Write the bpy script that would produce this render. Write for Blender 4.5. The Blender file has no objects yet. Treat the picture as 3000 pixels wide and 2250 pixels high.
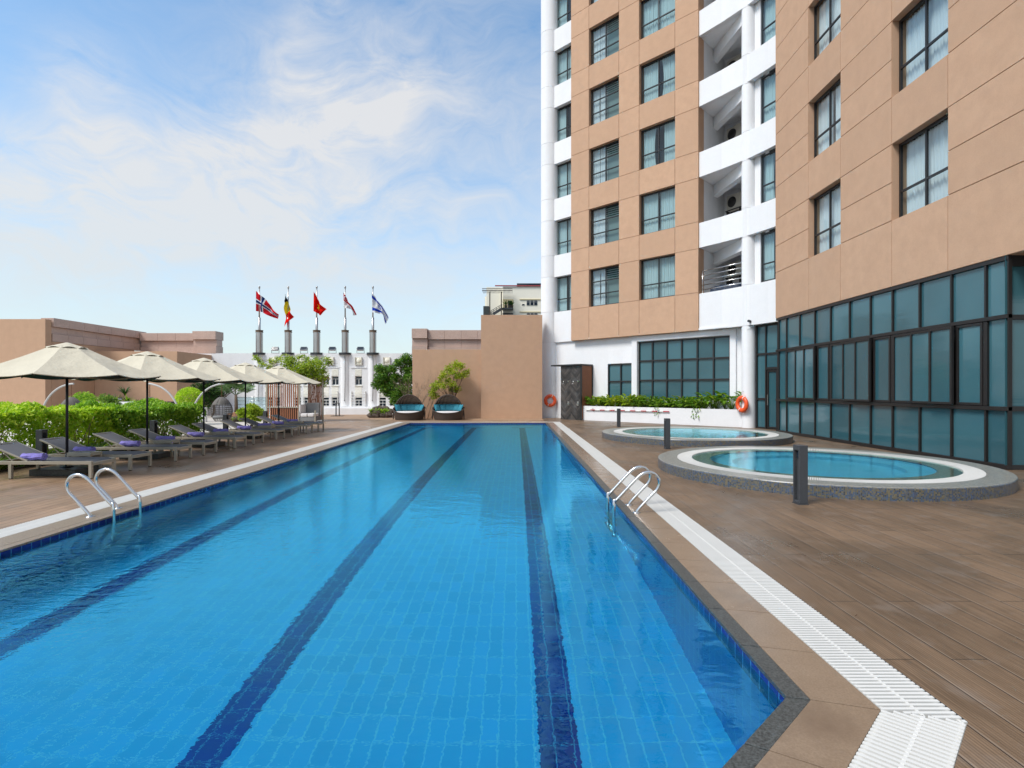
import bpy, math, random
import numpy as np
from mathutils import Vector, Matrix
random.seed(7); RNG = np.random.default_rng(11)
S = bpy.context.scene
COL = S.collection
PI = math.pi
R = math.radians

# ------------------------------------------------------------------ objects
def tag(o, label=None, cat=None, group=None, kind=None):
    if label: o['label'] = label
    if cat: o['category'] = cat
    if group: o['group'] = group
    if kind: o['kind'] = kind
    return o

def thing(name, label, cat, loc=(0, 0, 0), rz=0.0, group=None):
    o = bpy.data.objects.new(name, None)
    o.empty_display_size = 0.2
    COL.objects.link(o)
    o.location = loc
    o.rotation_euler = (0, 0, rz)
    return tag(o, label, cat, group)

class MB:
    """collects faces, then becomes ONE mesh object"""
    def __init__(s):
        s.v = []; s.f = []; s.m = []; s.s = []
    def add(s, vs, fs, mat=0, smooth=False):
        b = len(s.v)
        s.v.extend([tuple(p) for p in vs])
        for f in fs:
            s.f.append([i + b for i in f]); s.m.append(mat); s.s.append(smooth)
    def box(s, x0, x1, y0, y1, z0, z1, mat=0):
        s.add([(x0, y0, z0), (x1, y0, z0), (x1, y1, z0), (x0, y1, z0), (x0, y0, z1), (x1, y0, z1), (x1, y1, z1), (x0, y1, z1)],
              [(0, 3, 2, 1), (4, 5, 6, 7), (0, 1, 5, 4), (1, 2, 6, 5), (2, 3, 7, 6), (3, 0, 4, 7)], mat)
    def hexa(s, P, mat=0):
        s.add(P, [(0, 3, 2, 1), (4, 5, 6, 7), (0, 1, 5, 4), (1, 2, 6, 5), (2, 3, 7, 6), (3, 0, 4, 7)], mat)
    def obox(s, c, size, rot=None, mat=0):
        c = Vector(c); hx, hy, hz = [a / 2 for a in size]
        P = [Vector(p) for p in ((-hx, -hy, -hz), (hx, -hy, -hz), (hx, hy, -hz), (-hx, hy, -hz), (-hx, -hy, hz), (hx, -hy, hz), (hx, hy, hz), (-hx, hy, hz))]
        if rot is not None: P = [rot @ p for p in P]
        s.hexa([p + c for p in P], mat)
    def fbox(s, fr, u0, u1, d0, d1, z0, z1, mat=0):
        # box in a wall frame: u along the wall, d outward
        P = [fr.pt(u0, d1, z0), fr.pt(u1, d1, z0), fr.pt(u1, d0, z0), fr.pt(u0, d0, z0), fr.pt(u0, d1, z1), fr.pt(u1, d1, z1), fr.pt(u1, d0, z1), fr.pt(u0, d0, z1)]
        s.hexa(P, mat)
    def prism(s, poly, z0, z1, mat=0, top=True, bottom=True):
        n = len(poly)
        vs = [(p[0], p[1], z0) for p in poly] + [(p[0], p[1], z1) for p in poly]
        fs = [(i, (i + 1) % n, n + (i + 1) % n, n + i) for i in range(n)]
        if top: fs.append(tuple(range(n, 2 * n)))
        if bottom: fs.append(tuple(range(n - 1, -1, -1)))
        s.add(vs, fs, mat)
    def beam(s, p0, p1, w, h, mat=0, up=(0, 0, 1)):
        p0 = Vector(p0); p1 = Vector(p1); d = (p1 - p0).normalized(); up = Vector(up)
        if abs(d.dot(up)) > .99: up = Vector((1, 0, 0))
        sd = d.cross(up).normalized(); u2 = sd.cross(d)
        P = []
        for p in (p0, p1):
            P += [p - sd * w / 2 - u2 * h / 2, p + sd * w / 2 - u2 * h / 2, p + sd * w / 2 + u2 * h / 2, p - sd * w / 2 + u2 * h / 2]
        s.add(P, [(0, 3, 2, 1), (4, 5, 6, 7), (0, 1, 5, 4), (1, 2, 6, 5), (2, 3, 7, 6), (3, 0, 4, 7)], mat)
    def tube(s, path, r, n=10, mat=0, caps=True, smooth=True):
        P = [Vector(p) for p in path]; m = len(P)
        rr = r if isinstance(r, (list, tuple)) else [r] * m
        vs = []; prev = None
        for i in range(m):
            d = (P[min(i + 1, m - 1)] - P[max(i - 1, 0)]).normalized()
            if prev is None:
                a = Vector((0, 0, 1)) if abs(d.z) < .9 else Vector((1, 0, 0))
                x = d.cross(a).normalized()
            else:
                x = (prev - d * prev.dot(d)).normalized()
            prev = x; y = d.cross(x)
            for k in range(n):
                t = 2 * PI * k / n
                vs.append(P[i] + (x * math.cos(t) + y * math.sin(t)) * rr[i])
        fs = [(i * n + k, i * n + (k + 1) % n, (i + 1) * n + (k + 1) % n, (i + 1) * n + k) for i in range(m - 1) for k in range(n)]
        s.add(vs, fs, mat, smooth)
        if caps:
            b = len(s.v) - len(vs)
            s.f.append([b + k for k in range(n - 1, -1, -1)]); s.m.append(mat); s.s.append(False)
            s.f.append([b + (m - 1) * n + k for k in range(n)]); s.m.append(mat); s.s.append(False)
    def cyl(s, c, r, z0, z1, n=32, mat=0, r1=None):
        s.tube([(c[0], c[1], z0), (c[0], c[1], z1)], [r, r if r1 is None else r1], n, mat)
    def lathe(s, prof, c=(0, 0, 0), n=48, mat=0, smooth=True, sx=1.0, sy=1.0, mats=None):
        m = len(prof); vs = []
        for (r, z) in prof:
            for k in range(n):
                t = 2 * PI * k / n
                vs.append((c[0] + r * sx * math.cos(t), c[1] + r * sy * math.sin(t), c[2] + z))
        for i in range(m - 1):
            s.add([], [], 0)
        b = len(s.v); s.v.extend(vs)
        for i in range(m - 1):
            for k in range(n):
                s.f.append([b + i * n + k, b + i * n + (k + 1) % n, b + (i + 1) * n + (k + 1) % n, b + (i + 1) * n + k])
                s.m.append(mats[i] if mats else mat); s.s.append(smooth)
    def grid(s, fn, nu, nv, mat=0, smooth=True, matfn=None):
        b = len(s.v)
        for j in range(nv + 1):
            for i in range(nu + 1):
                s.v.append(tuple(fn(i / nu, j / nv)))
        for j in range(nv):
            for i in range(nu):
                a = b + j * (nu + 1) + i
                s.f.append([a, a + 1, a + nu + 2, a + nu + 1])
                s.m.append(matfn((i + .5) / nu, (j + .5) / nv) if matfn else mat); s.s.append(smooth)
    def ball(s, c, r, nu=14, nv=8, mat=0, sq=(1, 1, 1), jit=0.0):
        def fn(u, v):
            t = 2 * PI * u; p = PI * (v - .5)
            k = 1 + (jit * math.sin(5 * t + 3 * p + c[0] * 7) * math.cos(p) if jit else 0)
            return (c[0] + r * k * sq[0] * math.cos(p) * math.cos(t), c[1] + r * k * sq[1] * math.cos(p) * math.sin(t), c[2] + r * k * sq[2] * math.sin(p))
        s.grid(fn, nu, nv, mat, True)
    def np_quads(s, V, mat=0, mats=None):
        # V: (N,4,3)
        b = len(s.v); n = len(V)
        s.v.extend(map(tuple, V.reshape(-1, 3).tolist()))
        for i in range(n):
            s.f.append([b + 4 * i, b + 4 * i + 1, b + 4 * i + 2, b + 4 * i + 3]); s.m.append(mat if mats is None else int(mats[i])); s.s.append(False)
    def build(s, name, mats, parent=None, bevel=0.0, world=False, bseg=2):
        me = bpy.data.meshes.new(name)
        me.from_pydata(s.v, [], s.f)
        for mt in (mats if isinstance(mats, (list, tuple)) else [mats]): me.materials.append(mt)
        me.polygons.foreach_set('material_index', s.m)
        me.polygons.foreach_set('use_smooth', s.s)
        me.update()
        o = bpy.data.objects.new(name, me)
        COL.objects.link(o)
        if parent is not None:
            o.parent = parent
            if world: o.location = -Vector(parent.location)
        if bevel:
            md = o.modifiers.new('edge', 'BEVEL'); md.width = bevel; md.segments = bseg; md.limit_method = 'ANGLE'; md.angle_limit = R(50)
        return o

class Fr:
    def __init__(s, o, u, n):
        s.o = Vector((o[0], o[1], 0)); s.u = Vector((u[0], u[1], 0)).normalized(); s.n = Vector((n[0], n[1], 0)).normalized()
    def pt(s, u, d, z):
        p = s.o + s.u * u + s.n * d
        return Vector((p.x, p.y, z))

def copy_tree(o, parent=None):
    c = o.copy(); COL.objects.link(c)
    if parent is not None: c.parent = parent
    for ch in list(o.children):
        copy_tree(ch, c)
    return c

# ------------------------------------------------------------------ materials
class NB:
    def __init__(s, tree): s.t = tree; tree.nodes.clear()
    def n(s, typ, ins=None, **props):
        nd = s.t.nodes.new(typ)
        for k, v in props.items(): setattr(nd, k, v)
        for k, v in (ins or {}).items():
            sock = nd.inputs[k]
            if isinstance(v, bpy.types.NodeSocket): s.t.links.new(v, sock)
            else: sock.default_value = v
        return nd
    def math(s, op, a, b=0.0, c=0.0, clamp=False):
        return s.n('ShaderNodeMath', {0: a, 1: b, 2: c}, operation=op, use_clamp=clamp).outputs[0]
    def mix(s, f, a, b, blend='MIX'):
        nd = s.n('ShaderNodeMix', None, data_type='RGBA', blend_type=blend)
        for k, v in ((0, f), (6, a), (7, b)):
            if isinstance(v, bpy.types.NodeSocket): s.t.links.new(v, nd.inputs[k])
            else: nd.inputs[k].default_value = v
        return nd.outputs[2]
    def ramp(s, f, stops, interp='LINEAR'):
        nd = s.n('ShaderNodeValToRGB', {0: f}); cr = nd.color_ramp; cr.interpolation = interp
        while len(cr.elements) < len(stops): cr.elements.new(.5)
        for e, (p, c) in zip(cr.elements, stops): e.position = p; e.color = c if len(c) == 4 else (*c, 1)
        return nd.outputs[0]
    def noise(s, vec, scale, detail=4, rough=.5, dist=0.0, dim='3D'):
        return s.n('ShaderNodeTexNoise', {'Vector': vec, 'Scale': scale, 'Detail': detail, 'Roughness': rough, 'Distortion': dist}, noise_dimensions=dim)
    def sep(s, v): return s.n('ShaderNodeSeparateXYZ', {0: v}).outputs
    def comb(s, x=0.0, y=0.0, z=0.0): return s.n('ShaderNodeCombineXYZ', {0: x, 1: y, 2: z}).outputs[0]
    def bump(s, h, strength, dist=.01, normal=None):
        d = {'Height': h, 'Strength': strength, 'Distance': dist}
        if normal is not None: d['Normal'] = normal
        return s.n('ShaderNodeBump', d).outputs[0]
    def principled(s, **k):
        m = {'color': 'Base Color', 'rough': 'Roughness', 'metal': 'Metallic', 'normal': 'Normal', 'spec': 'Specular IOR Level', 'coat': 'Coat Weight', 'coatr': 'Coat Roughness', 'sub': 'Subsurface Weight', 'trans': 'Transmission Weight', 'ior': 'IOR', 'sheen': 'Sheen Weight', 'alpha': 'Alpha'}
        return s.n('ShaderNodeBsdfPrincipled', {m[a]: b for a, b in k.items()})
    def out(s, sh): s.n('ShaderNodeOutputMaterial', {'Surface': sh})

def c4(c): return (c[0], c[1], c[2], 1.0)
def mul(c, k): return tuple(min(1, a * k) for a in c[:3])
def new(name):
    m = bpy.data.materials.new(name); m.use_nodes = True
    return m, NB(m.node_tree)

def pbr(name, col, rough=.6, metal=0.0, var=.12, vscale=2.0, bscale=0.0, bstr=.2, bdist=.01, rvar=.1, spec=.5, stain=None, coat=0.0, fine=0.0):
    m, b = new(name)
    tc = b.n('ShaderNodeTexCoord').outputs['Object']
    n1 = b.noise(tc, vscale, 5, .6)
    c = b.mix(n1.outputs[0], c4(mul(col, 1 - var)), c4(mul(col, 1 + var)))
    if fine:
        n3 = b.noise(tc, 90, 2, .6)
        c = b.mix(fine, c, b.ramp(n3.outputs[0], [(.35, (0, 0, 0)), (.65, (1, 1, 1))]), 'SOFT_LIGHT')
    if stain:
        n2 = b.noise(tc, stain[1], 6, .65, .4)
        c = b.mix(b.ramp(n2.outputs[0], [(stain[2], (0, 0, 0)), (stain[2] + .2, (1, 1, 1))]), c, c4(stain[0]))
    r = b.math('MULTIPLY_ADD', n1.outputs[0], rvar * 2, rough - rvar)
    kw = dict(color=c, rough=r, metal=metal, spec=spec, coat=coat)
    if bscale:
        nb = b.noise(tc, bscale, 4, .6)
        kw['normal'] = b.bump(nb.outputs[0], bstr, bdist)
    p = b.principled(**kw)
    b.out(p.outputs[0])
    return m

def leafmat(name, c0, c1, c2, trans=.45, rough=.45):
    m, b = new(name)
    g = b.n('ShaderNodeNewGeometry')
    col = b.ramp(g.outputs['Random Per Island'], [(0, c0), (.5, c1), (1, c2)])
    p = b.principled(color=col, rough=rough, spec=.4)
    t = b.n('ShaderNodeBsdfTranslucent', {'Color': b.mix(1.0, col, (1.0, 1.0, .6, 1), 'MULTIPLY')})
    mx = b.n('ShaderNodeMixShader', {0: trans, 1: p.outputs[0], 2: t.outputs[0]})
    b.out(mx.outputs[0])
    return m

M = {}
def mat_stucco(name, col, mott=.6):
    m, b = new(name)
    tc = b.n('ShaderNodeTexCoord').outputs['Object']
    big = b.noise(tc, .35, 4, .6); mid = b.noise(tc, 3.0, 5, .6); fine = b.noise(tc, 55, 3, .7)
    xyz = b.sep(tc)
    drip = b.noise(b.comb(b.math('MULTIPLY', b.math('ADD', xyz[0], xyz[1]), 1.3), b.math('MULTIPLY', xyz[0], .9), b.math('MULTIPLY', xyz[2], .22)), 1.0, 4, .6)
    c = b.mix(big.outputs[0], c4(mul(col, .93)), c4(mul(col, 1.07)))
    isl = b.n('ShaderNodeNewGeometry').outputs['Random Per Island']
    c = b.mix(isl, b.mix(.5, c, c4(mul(col, .90))), b.mix(.5, c, c4(mul(col, 1.08))))
    c = b.mix(b.ramp(mid.outputs[0], [(.35, (0, 0, 0)), (.7, (mott, mott, mott))]), c, c4(mul(col, .86)))
    c = b.mix(b.ramp(drip.outputs[0], [(.52, (0, 0, 0)), (.80, (.38, .38, .38))]), c, c4(mul(col, .78)))
    c = b.mix(b.ramp(fine.outputs[0], [(.3, (.22, .22, .22)), (.55, (0, 0, 0))]), c, c4(mul(col, .6)))
    nrm = b.bump(fine.outputs[0], .35, .012)
    p = b.principled(color=c, rough=.85, spec=.25, normal=nrm)
    b.out(p.outputs[0]); return m

def mat_deck(name, col1, col2, wet=True, ridge=.25, row=.222):
    m, b = new(name)
    tc = b.n('ShaderNodeTexCoord').outputs['Object']
    x, y, z = b.sep(tc)[:3]
    br = b.n('ShaderNodeTexBrick', {'Vector': b.comb(y, x, 0.0), 'Color1': c4(col1), 'Color2': c4(col2), 'Mortar': (.012, .009, .008, 1), 'Scale': 1.0, 'Mortar Size': .0035, 'Mortar Smooth': .3, 'Bias': 0.0, 'Brick Width': 2.15, 'Row Height': row}, offset=.43, offset_frequency=2)
    grain = b.noise(b.comb(b.math('MULTIPLY', x, 40.0), b.math('MULTIPLY', y, 1.6), 0.0), 1.0, 5, .65)
    st = b.noise(tc, .55, 6, .62, .6)
    st2 = b.noise(tc, 2.3, 5, .6, .3)
    c = b.mix(b.ramp(grain.outputs[0], [(.35, (0, 0, 0)), (.7, (.7, .7, .7))]), br.outputs[0], c4(mul(col2, 1.6)))
    c = b.mix(b.ramp(st.outputs[0], [(.42, (0, 0, 0)), (.62, (.5, .5, .5))]), c, c4(mul(col1, .6)))
    c = b.mix(b.ramp(st2.outputs[0], [(.55, (0, 0, 0)), (.75, (.5, .5, .5))]), c, c4((.27, .225, .19)))
    edge = b.ramp(b.math('FRACT', b.math('DIVIDE', x, row)), [(0, (0, 0, 0)), (.022, (0, 0, 0)), (.03, (.55, .55, .55)), (.055, (.45, .45, .45)), (.075, (0, 0, 0))])
    if ridge: c = b.mix(edge, c, (.34, .27, .21, 1))
    c = b.mix(br.outputs['Fac'], c, (.010, .008, .007, 1))
    rid = b.math('SINE', b.math('MULTIPLY', x, 2 * PI / .0185))
    if ridge:
        c = b.mix(b.math('MULTIPLY_ADD', rid, .17, .17), c, c4(mul(col1, .3)))
    h = b.math('ADD', b.math('MULTIPLY', rid, ridge * .4), b.math('MULTIPLY', br.outputs['Fac'], -2.0))
    nrm = b.bump(h, .5, .004)
    rg = b.ramp(st.outputs[0], [(.36, (.55, .55, .55)), (.62, (.27, .27, .27))]) if wet else .6
    p = b.principled(color=c, rough=rg, spec=.5, normal=nrm)
    b.out(p.outputs[0]); return m

def mat_tile(name, col, grout, bw, bh, mode, gs=.006, var=.12, rough=.15, var2=None):
    # mode 'floor' : long side along y ; 'wall' : vertical faces ; 'ring' cylindrical
    m, b = new(name)
    tc = b.n('ShaderNodeTexCoord').outputs['Object']
    x, y, z = b.sep(tc)[:3]
    if mode == 'floor': v = b.comb(y, x, 0.0)
    elif mode == 'wall': v = b.comb(b.math('ADD', y, x), z, 0.0)
    br = b.n('ShaderNodeTexBrick', {'Vector': v, 'Color1': c4(mul(col, 1 - var)), 'Color2': c4(mul(col, 1 + var)), 'Mortar': c4(grout), 'Scale': 1.0, 'Mortar Size': gs, 'Mortar Smooth': .2, 'Bias': 0.0, 'Brick Width': bw, 'Row Height': bh}, offset=0.0)
    big = b.noise(tc, .4, 3, .5)
    c = b.mix(b.math('MULTIPLY', big.outputs[0], .25), br.outputs[0], c4(mul(col, .9)))
    p = b.principled(color=c, rough=rough)
    b.out(p.outputs[0]); return m

def mat_mosaic(name, cols, scale=45, grout=(.25, .25, .23), rough=.3):
    m, b = new(name)
    tc = b.n('ShaderNodeTexCoord').outputs['Object']
    vo = b.n('ShaderNodeTexVoronoi', {'Vector': tc, 'Scale': scale, 'Randomness': .35})
    rnd = b.sep(vo.outputs['Color'])[0]
    stops = [(i / len(cols), c) for i, c in enumerate(cols)]
    c = b.ramp(rnd, stops, 'CONSTANT')
    e = b.n('ShaderNodeTexVoronoi', {'Vector': tc, 'Scale': scale, 'Randomness': .35}, feature='DISTANCE_TO_EDGE')
    c = b.mix(b.ramp(e.outputs['Distance'], [(.04, (1, 1, 1)), (.1, (0, 0, 0))]), c, c4(grout))
    big = b.noise(tc, 1.2, 4, .6)
    c = b.mix(b.math('MULTIPLY', big.outputs[0], .5), c, c4(mul(grout, .7)))
    p = b.principled(color=c, rough=rough, normal=b.bump(e.outputs['Distance'], .3, .004))
    b.out(p.outputs[0]); return m

def mat_water(name, tint, scale=1.0, strength=.06, refl=(.22, .82, 1.0), ior=1.66):
    m, b = new(name)
    tc = b.n('ShaderNodeTexCoord').outputs['Object']
    x, y, z = b.sep(tc)[:3]
    n1 = b.noise(b.comb(b.math('MULTIPLY', x, 1.0), b.math('MULTIPLY', y, 1.7), 0.0), 2.1 * scale, 3, .55, .5)
    n2 = b.noise(b.comb(b.math('MULTIPLY', x, 1.0), b.math('MULTIPLY', y, 1.6), 3.0), 8.5 * scale, 3, .6, .3)
    # the wind ruffles the half next to the loungers more
    ruff = b.ramp(b.math('MULTIPLY_ADD', x, -.16, .12), [(0, (.10, .10, .10)), (.35, (.3, .3, .3)), (.8, (1, 1, 1))])
    patch = b.noise(tc, .25, 2, .5)
    ruff = b.math('MULTIPLY', ruff, b.math('MULTIPLY_ADD', patch.outputs[0], 1.6, .2))
    h = b.math('ADD', b.math('MULTIPLY', n1.outputs[0], .36), b.math('MULTIPLY', b.math('MULTIPLY', n2.outputs[0], .85), ruff))
    nrm = b.bump(h, strength, .25)
    fr = b.n('ShaderNodeFresnel', {'IOR': ior, 'Normal': nrm}).outputs[0]
    t = b.n('ShaderNodeBsdfRefraction', {'Color': c4(tint), 'Roughness': 0.0, 'IOR': 1.333, 'Normal': nrm})
    g = b.n('ShaderNodeBsdfGlossy', {'Color': c4(refl), 'Roughness': 0.0, 'Normal': nrm})
    b.out(b.n('ShaderNodeMixShader', {0: fr, 1: t.outputs[0], 2: g.outputs[0]}).outputs[0]); return m

def mat_window(name, tint=(.80, .90, .92), ior=1.6):
    m, b = new(name)
    fc = b.n('ShaderNodeLayerWeight', {'Blend': .5}).outputs['Facing']; f = b.math('MULTIPLY_ADD', b.math('POWER', fc, 4.0), .90, .055)
    t = b.n('ShaderNodeBsdfTransparent', {'Color': c4(tint)})
    g = b.n('ShaderNodeBsdfGlossy', {'Color': (1, 1, 1, 1), 'Roughness': .015})
    mx = b.n('ShaderNodeMixShader', {0: f, 1: t.outputs[0], 2: g.outputs[0]})
    b.out(mx.outputs[0]); return m

def mat_curtain(name, col):
    m, b = new(name)
    d = b.n('ShaderNodeBsdfDiffuse', {'Color': c4(col)}); t = b.n('ShaderNodeBsdfTranslucent', {'Color': c4(col)})
    b.out(b.n('ShaderNodeMixShader', {0: .25, 1: d.outputs[0], 2: t.outputs[0]}).outputs[0]); return m

M['tan'] = mat_stucco('tan_stucco', (.565, .358, .236))
M['white'] = mat_stucco('white_stucco', (.83, .83, .84), .2)
M['deck'] = mat_deck('deck_boards', (.112, .070, .040), (.192, .124, .075))
M['deck2'] = mat_deck('deck_boards_smooth', (.21, .130, .076), (.31, .20, .125), ridge=0.0, row=.15)
M['tan_tile'] = pbr('coping_stone', (.235, .165, .110), .22, var=.15, vscale=3, rvar=.16, bscale=260, bstr=.12, bdist=.003, fine=.12, stain=((.15, .10, .066), 1.1, .52))
M['pebble'] = pbr('coping_pebble', (.27, .205, .145), .35, var=.35, vscale=22, bscale=45, bstr=.5, bdist=.01, fine=.4)
M['dark_stone'] = pbr('dark_granite', (.055, .06, .058), .38, var=.4, vscale=60, fine=.6)
M['grate'] = pbr('white_plastic', (.66, .645, .61), .45, var=.06, vscale=1.5, stain=((.62, .57, .48), 1.2, .62))
M['channel'] = pbr('drain_channel', (.10, .08, .055), .8)
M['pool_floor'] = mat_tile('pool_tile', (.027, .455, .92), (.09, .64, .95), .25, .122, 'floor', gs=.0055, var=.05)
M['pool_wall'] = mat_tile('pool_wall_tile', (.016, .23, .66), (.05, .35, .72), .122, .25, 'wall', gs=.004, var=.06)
M['navy'] = mat_tile('navy_tile', (.010, .016, .18), (.08, .28, .46), .122, .26, 'wall', gs=.005, var=.2)
def navy_ring():
    m, b = new('navy_ring_tile')
    tc = b.n('ShaderNodeTexCoord').outputs['Object']; x, y, z = b.sep(tc)[:3]
    u = b.math('MULTIPLY', b.math('ARCTAN2', y, x), 104 / (2 * PI)); w = b.math('FRACT', u)
    c = b.mix(b.ramp(w, [(0, (1, 1, 1)), (.05, (1, 1, 1)), (.07, (0, 0, 0))]), (.012, .03, .20, 1), (.55, .65, .70, 1))
    b.out(b.principled(color=c, rough=.15).outputs[0]); return m
M['navy_ring'] = navy_ring()
M['navy_floor'] = mat_tile('navy_lane_tile', (.004, .012, .25), (.03, .24, .52), .25, .13, 'floor', gs=.005, var=.2)
M['water'] = mat_water('pool_water', (.86, .975, 1.0), 1.0, .046)
M['spa_water'] = mat_water('spa_water', (.93, .99, 1.0), 1.6, .03, (.6, .95, 1.0), 1.4)
M['mosaic_side'] = mat_mosaic('mosaic_side', [(.03, .055, .13), (.16, .12, .05), (.045, .10, .22), (.10, .10, .09), (.02, .03, .05), (.20, .16, .08), (.03, .08, .16)], 42, (.14, .14, .13))
M['mosaic_top'] = mat_mosaic('mosaic_top', [(.26, .26, .24), (.17, .18, .16), (.34, .33, .28), (.12, .13, .125), (.28, .24, .17)], 40, (.30, .30, .28))
M['mosaic_green'] = mat_mosaic('mosaic_ledge', [(.24, .29, .17), (.36, .38, .26), (.17, .22, .14), (.32, .31, .21)], 36, (.34, .38, .30))
M['spa_floor'] = pbr('spa_tile', (.16, .68, .90), .3, var=.08)
M['frame'] = pbr('black_frame', (.018, .017, .017), .4, var=.2)
M['brown_frame'] = pbr('bronze_frame', (.020, .017, .016), .42, metal=.2, var=.2, bscale=8, bstr=.05)
M['glass'] = mat_window('window_glass')
M['glass2'] = mat_window('louvre_glass', (.5, .6, .6))
M['teal_glass'] = None
M['curtain'] = mat_curtain('curtain_teal', (.62, .73, .73))
M['curtain_w'] = mat_curtain('curtain_white', (.86, .88, .90))
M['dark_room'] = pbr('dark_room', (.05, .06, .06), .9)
M['granite'] = pbr('pink_granite', (.50, .36, .30), .45, var=.2, vscale=1.2, fine=.55, stain=((.36, .25, .205), 1.6, .60))
M['steel'] = pbr('stainless_steel', (.66, .65, .63), .2, metal=1.0, var=.06, rvar=.05)
M['chrome'] = pbr('polished_steel', (.50, .48, .46), .36, metal=1.0, var=.15, vscale=1.5, rvar=.05)
M['beige_metal'] = pbr('champagne_metal', (.40, .36, .29), .42, metal=.35, var=.12, vscale=6)
M['sling'] = pbr('sling_fabric', (.16, .163, .182), .75, var=.12, vscale=4, bscale=220, bstr=.3, bdist=.003)
M['towel'] = pbr('purple_towel', (.26, .225, .60), .95, var=.18, vscale=9, bscale=120, bstr=.6, bdist=.006)
M['canvas'] = pbr('parasol_canvas', (.575, .52, .40), .85, var=.12, vscale=2.2, bscale=4, bstr=.5, bdist=.06, stain=((.40, .375, .29), 1.3, .62))
M['lining'] = pbr('parasol_lining', (.012, .05, .06), .8)
M['black'] = pbr('black_metal', (.012, .013, .018), .4, var=.2)
M['bollard'] = pbr('bollard_grey', (.062, .066, .073), .5, metal=.2, var=.15, vscale=8, fine=.3)
M['orange'] = pbr('lifebuoy_orange', (.80, .10, .022), .38, var=.1, vscale=6)
M['wicker'] = pbr('dark_wicker', (.062, .043, .034), .6, var=.4, vscale=50, bscale=70, bstr=.6, bdist=.01)
M['wicker_slat'] = pbr('hood_slat', (.34, .245, .18), .6, var=.3, vscale=20)
M['turq'] = pbr('turquoise_fabric', (.03, .215, .29), .85, var=.12, vscale=5, bscale=90, bstr=.2)
M['cushion'] = pbr('pale_cushion', (.66, .63, .62), .9, var=.06, bscale=60, bstr=.15)
M['grey_cushion'] = pbr('grey_cushion', (.20, .20, .20), .9, var=.1, bscale=90, bstr=.3)
M['wood'] = pbr('red_wood', (.30, .115, .055), .55, var=.25, vscale=7)
M['slate'] = None
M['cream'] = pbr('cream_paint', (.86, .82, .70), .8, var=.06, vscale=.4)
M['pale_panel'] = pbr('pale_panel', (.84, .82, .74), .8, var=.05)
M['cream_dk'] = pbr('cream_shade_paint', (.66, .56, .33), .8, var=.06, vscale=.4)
M['red_trim'] = pbr('red_trim', (.35, .06, .06), .6)
M['dark_glass'] = pbr('dark_glass', (.02, .03, .045), .08, var=.4, vscale=2)
M['bark'] = pbr('bark', (.16, .115, .08), .9, var=.3, vscale=9, bscale=20, bstr=.5)
M['twig'] = pbr('pale_twig', (.30, .22, .15), .85, var=.2)
M['soil'] = pbr('soil', (.05, .035, .024), .95, var=.3, vscale=8, bscale=12, bstr=.8, bdist=.05)
M['rock'] = pbr('garden_rock', (.10, .075, .06), .8, var=.45, vscale=4, bscale=7, bstr=.9, bdist=.08)
M['rock_r'] = pbr('red_rock', (.26, .125, .06), .8, var=.4, vscale=4, bscale=7, bstr=.9, bdist=.08)
M['paving'] = pbr('pale_paving', (.55, .50, .44), .8, var=.12, vscale=1.2, fine=.3)
M['sandstone'] = pbr('tan_paving', (.34, .225, .145), .75, var=.2, vscale=1.0, fine=.3, stain=((.20, .12, .07), .8, .6))
M['ground'] = pbr('city_ground', (.12, .12, .11), .9, var=.3, vscale=.05)
M['ac_white'] = pbr('ac_casing', (.55, .52, .45), .5, var=.1)
M['red_paint'] = pbr('red_paint', (.45, .02, .03), .5)
M['white_paint'] = pbr('white_paint', (.80, .79, .76), .45, var=.04)
M['stand'] = pbr('arc_stand_paint', (.50, .49, .47), .5)
M['cane'] = pbr('grey_cane', (.16, .145, .13), .7, var=.3, vscale=30)
M['blue_tarp'] = pbr('blue_tarp', (.02, .035, .07), .6, var=.3, vscale=5)
M['chain'] = pbr('rusty_chain', (.20, .10, .05), .6, metal=.4)

def teal():
    m, b = new('frosted_teal_glass')
    tc = b.n('ShaderNodeTexCoord').outputs['Object']
    n = b.noise(tc, .3, 3, .5); s = b.noise(b.comb(b.math('MULTIPLY', b.sep(tc)[1], .4), 0.0, b.math('MULTIPLY', b.sep(tc)[2], 2.5)), 1.0, 4, .6, 1.0)
    oi = b.n('ShaderNodeObjectInfo').outputs['Random']
    c = b.mix(b.math('MULTIPLY_ADD', n.outputs[0], .9, b.math('MULTIPLY_ADD', oi, .4, -.15), clamp=True), (.014, .058, .074, 1), (.070, .185, .220, 1))
    p = b.principled(color=c, rough=.08, spec=.65, normal=b.bump(s.outputs[0], .07, .06))
    b.out(p.outputs[0]); return m
M['teal_glass'] = teal()

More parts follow.
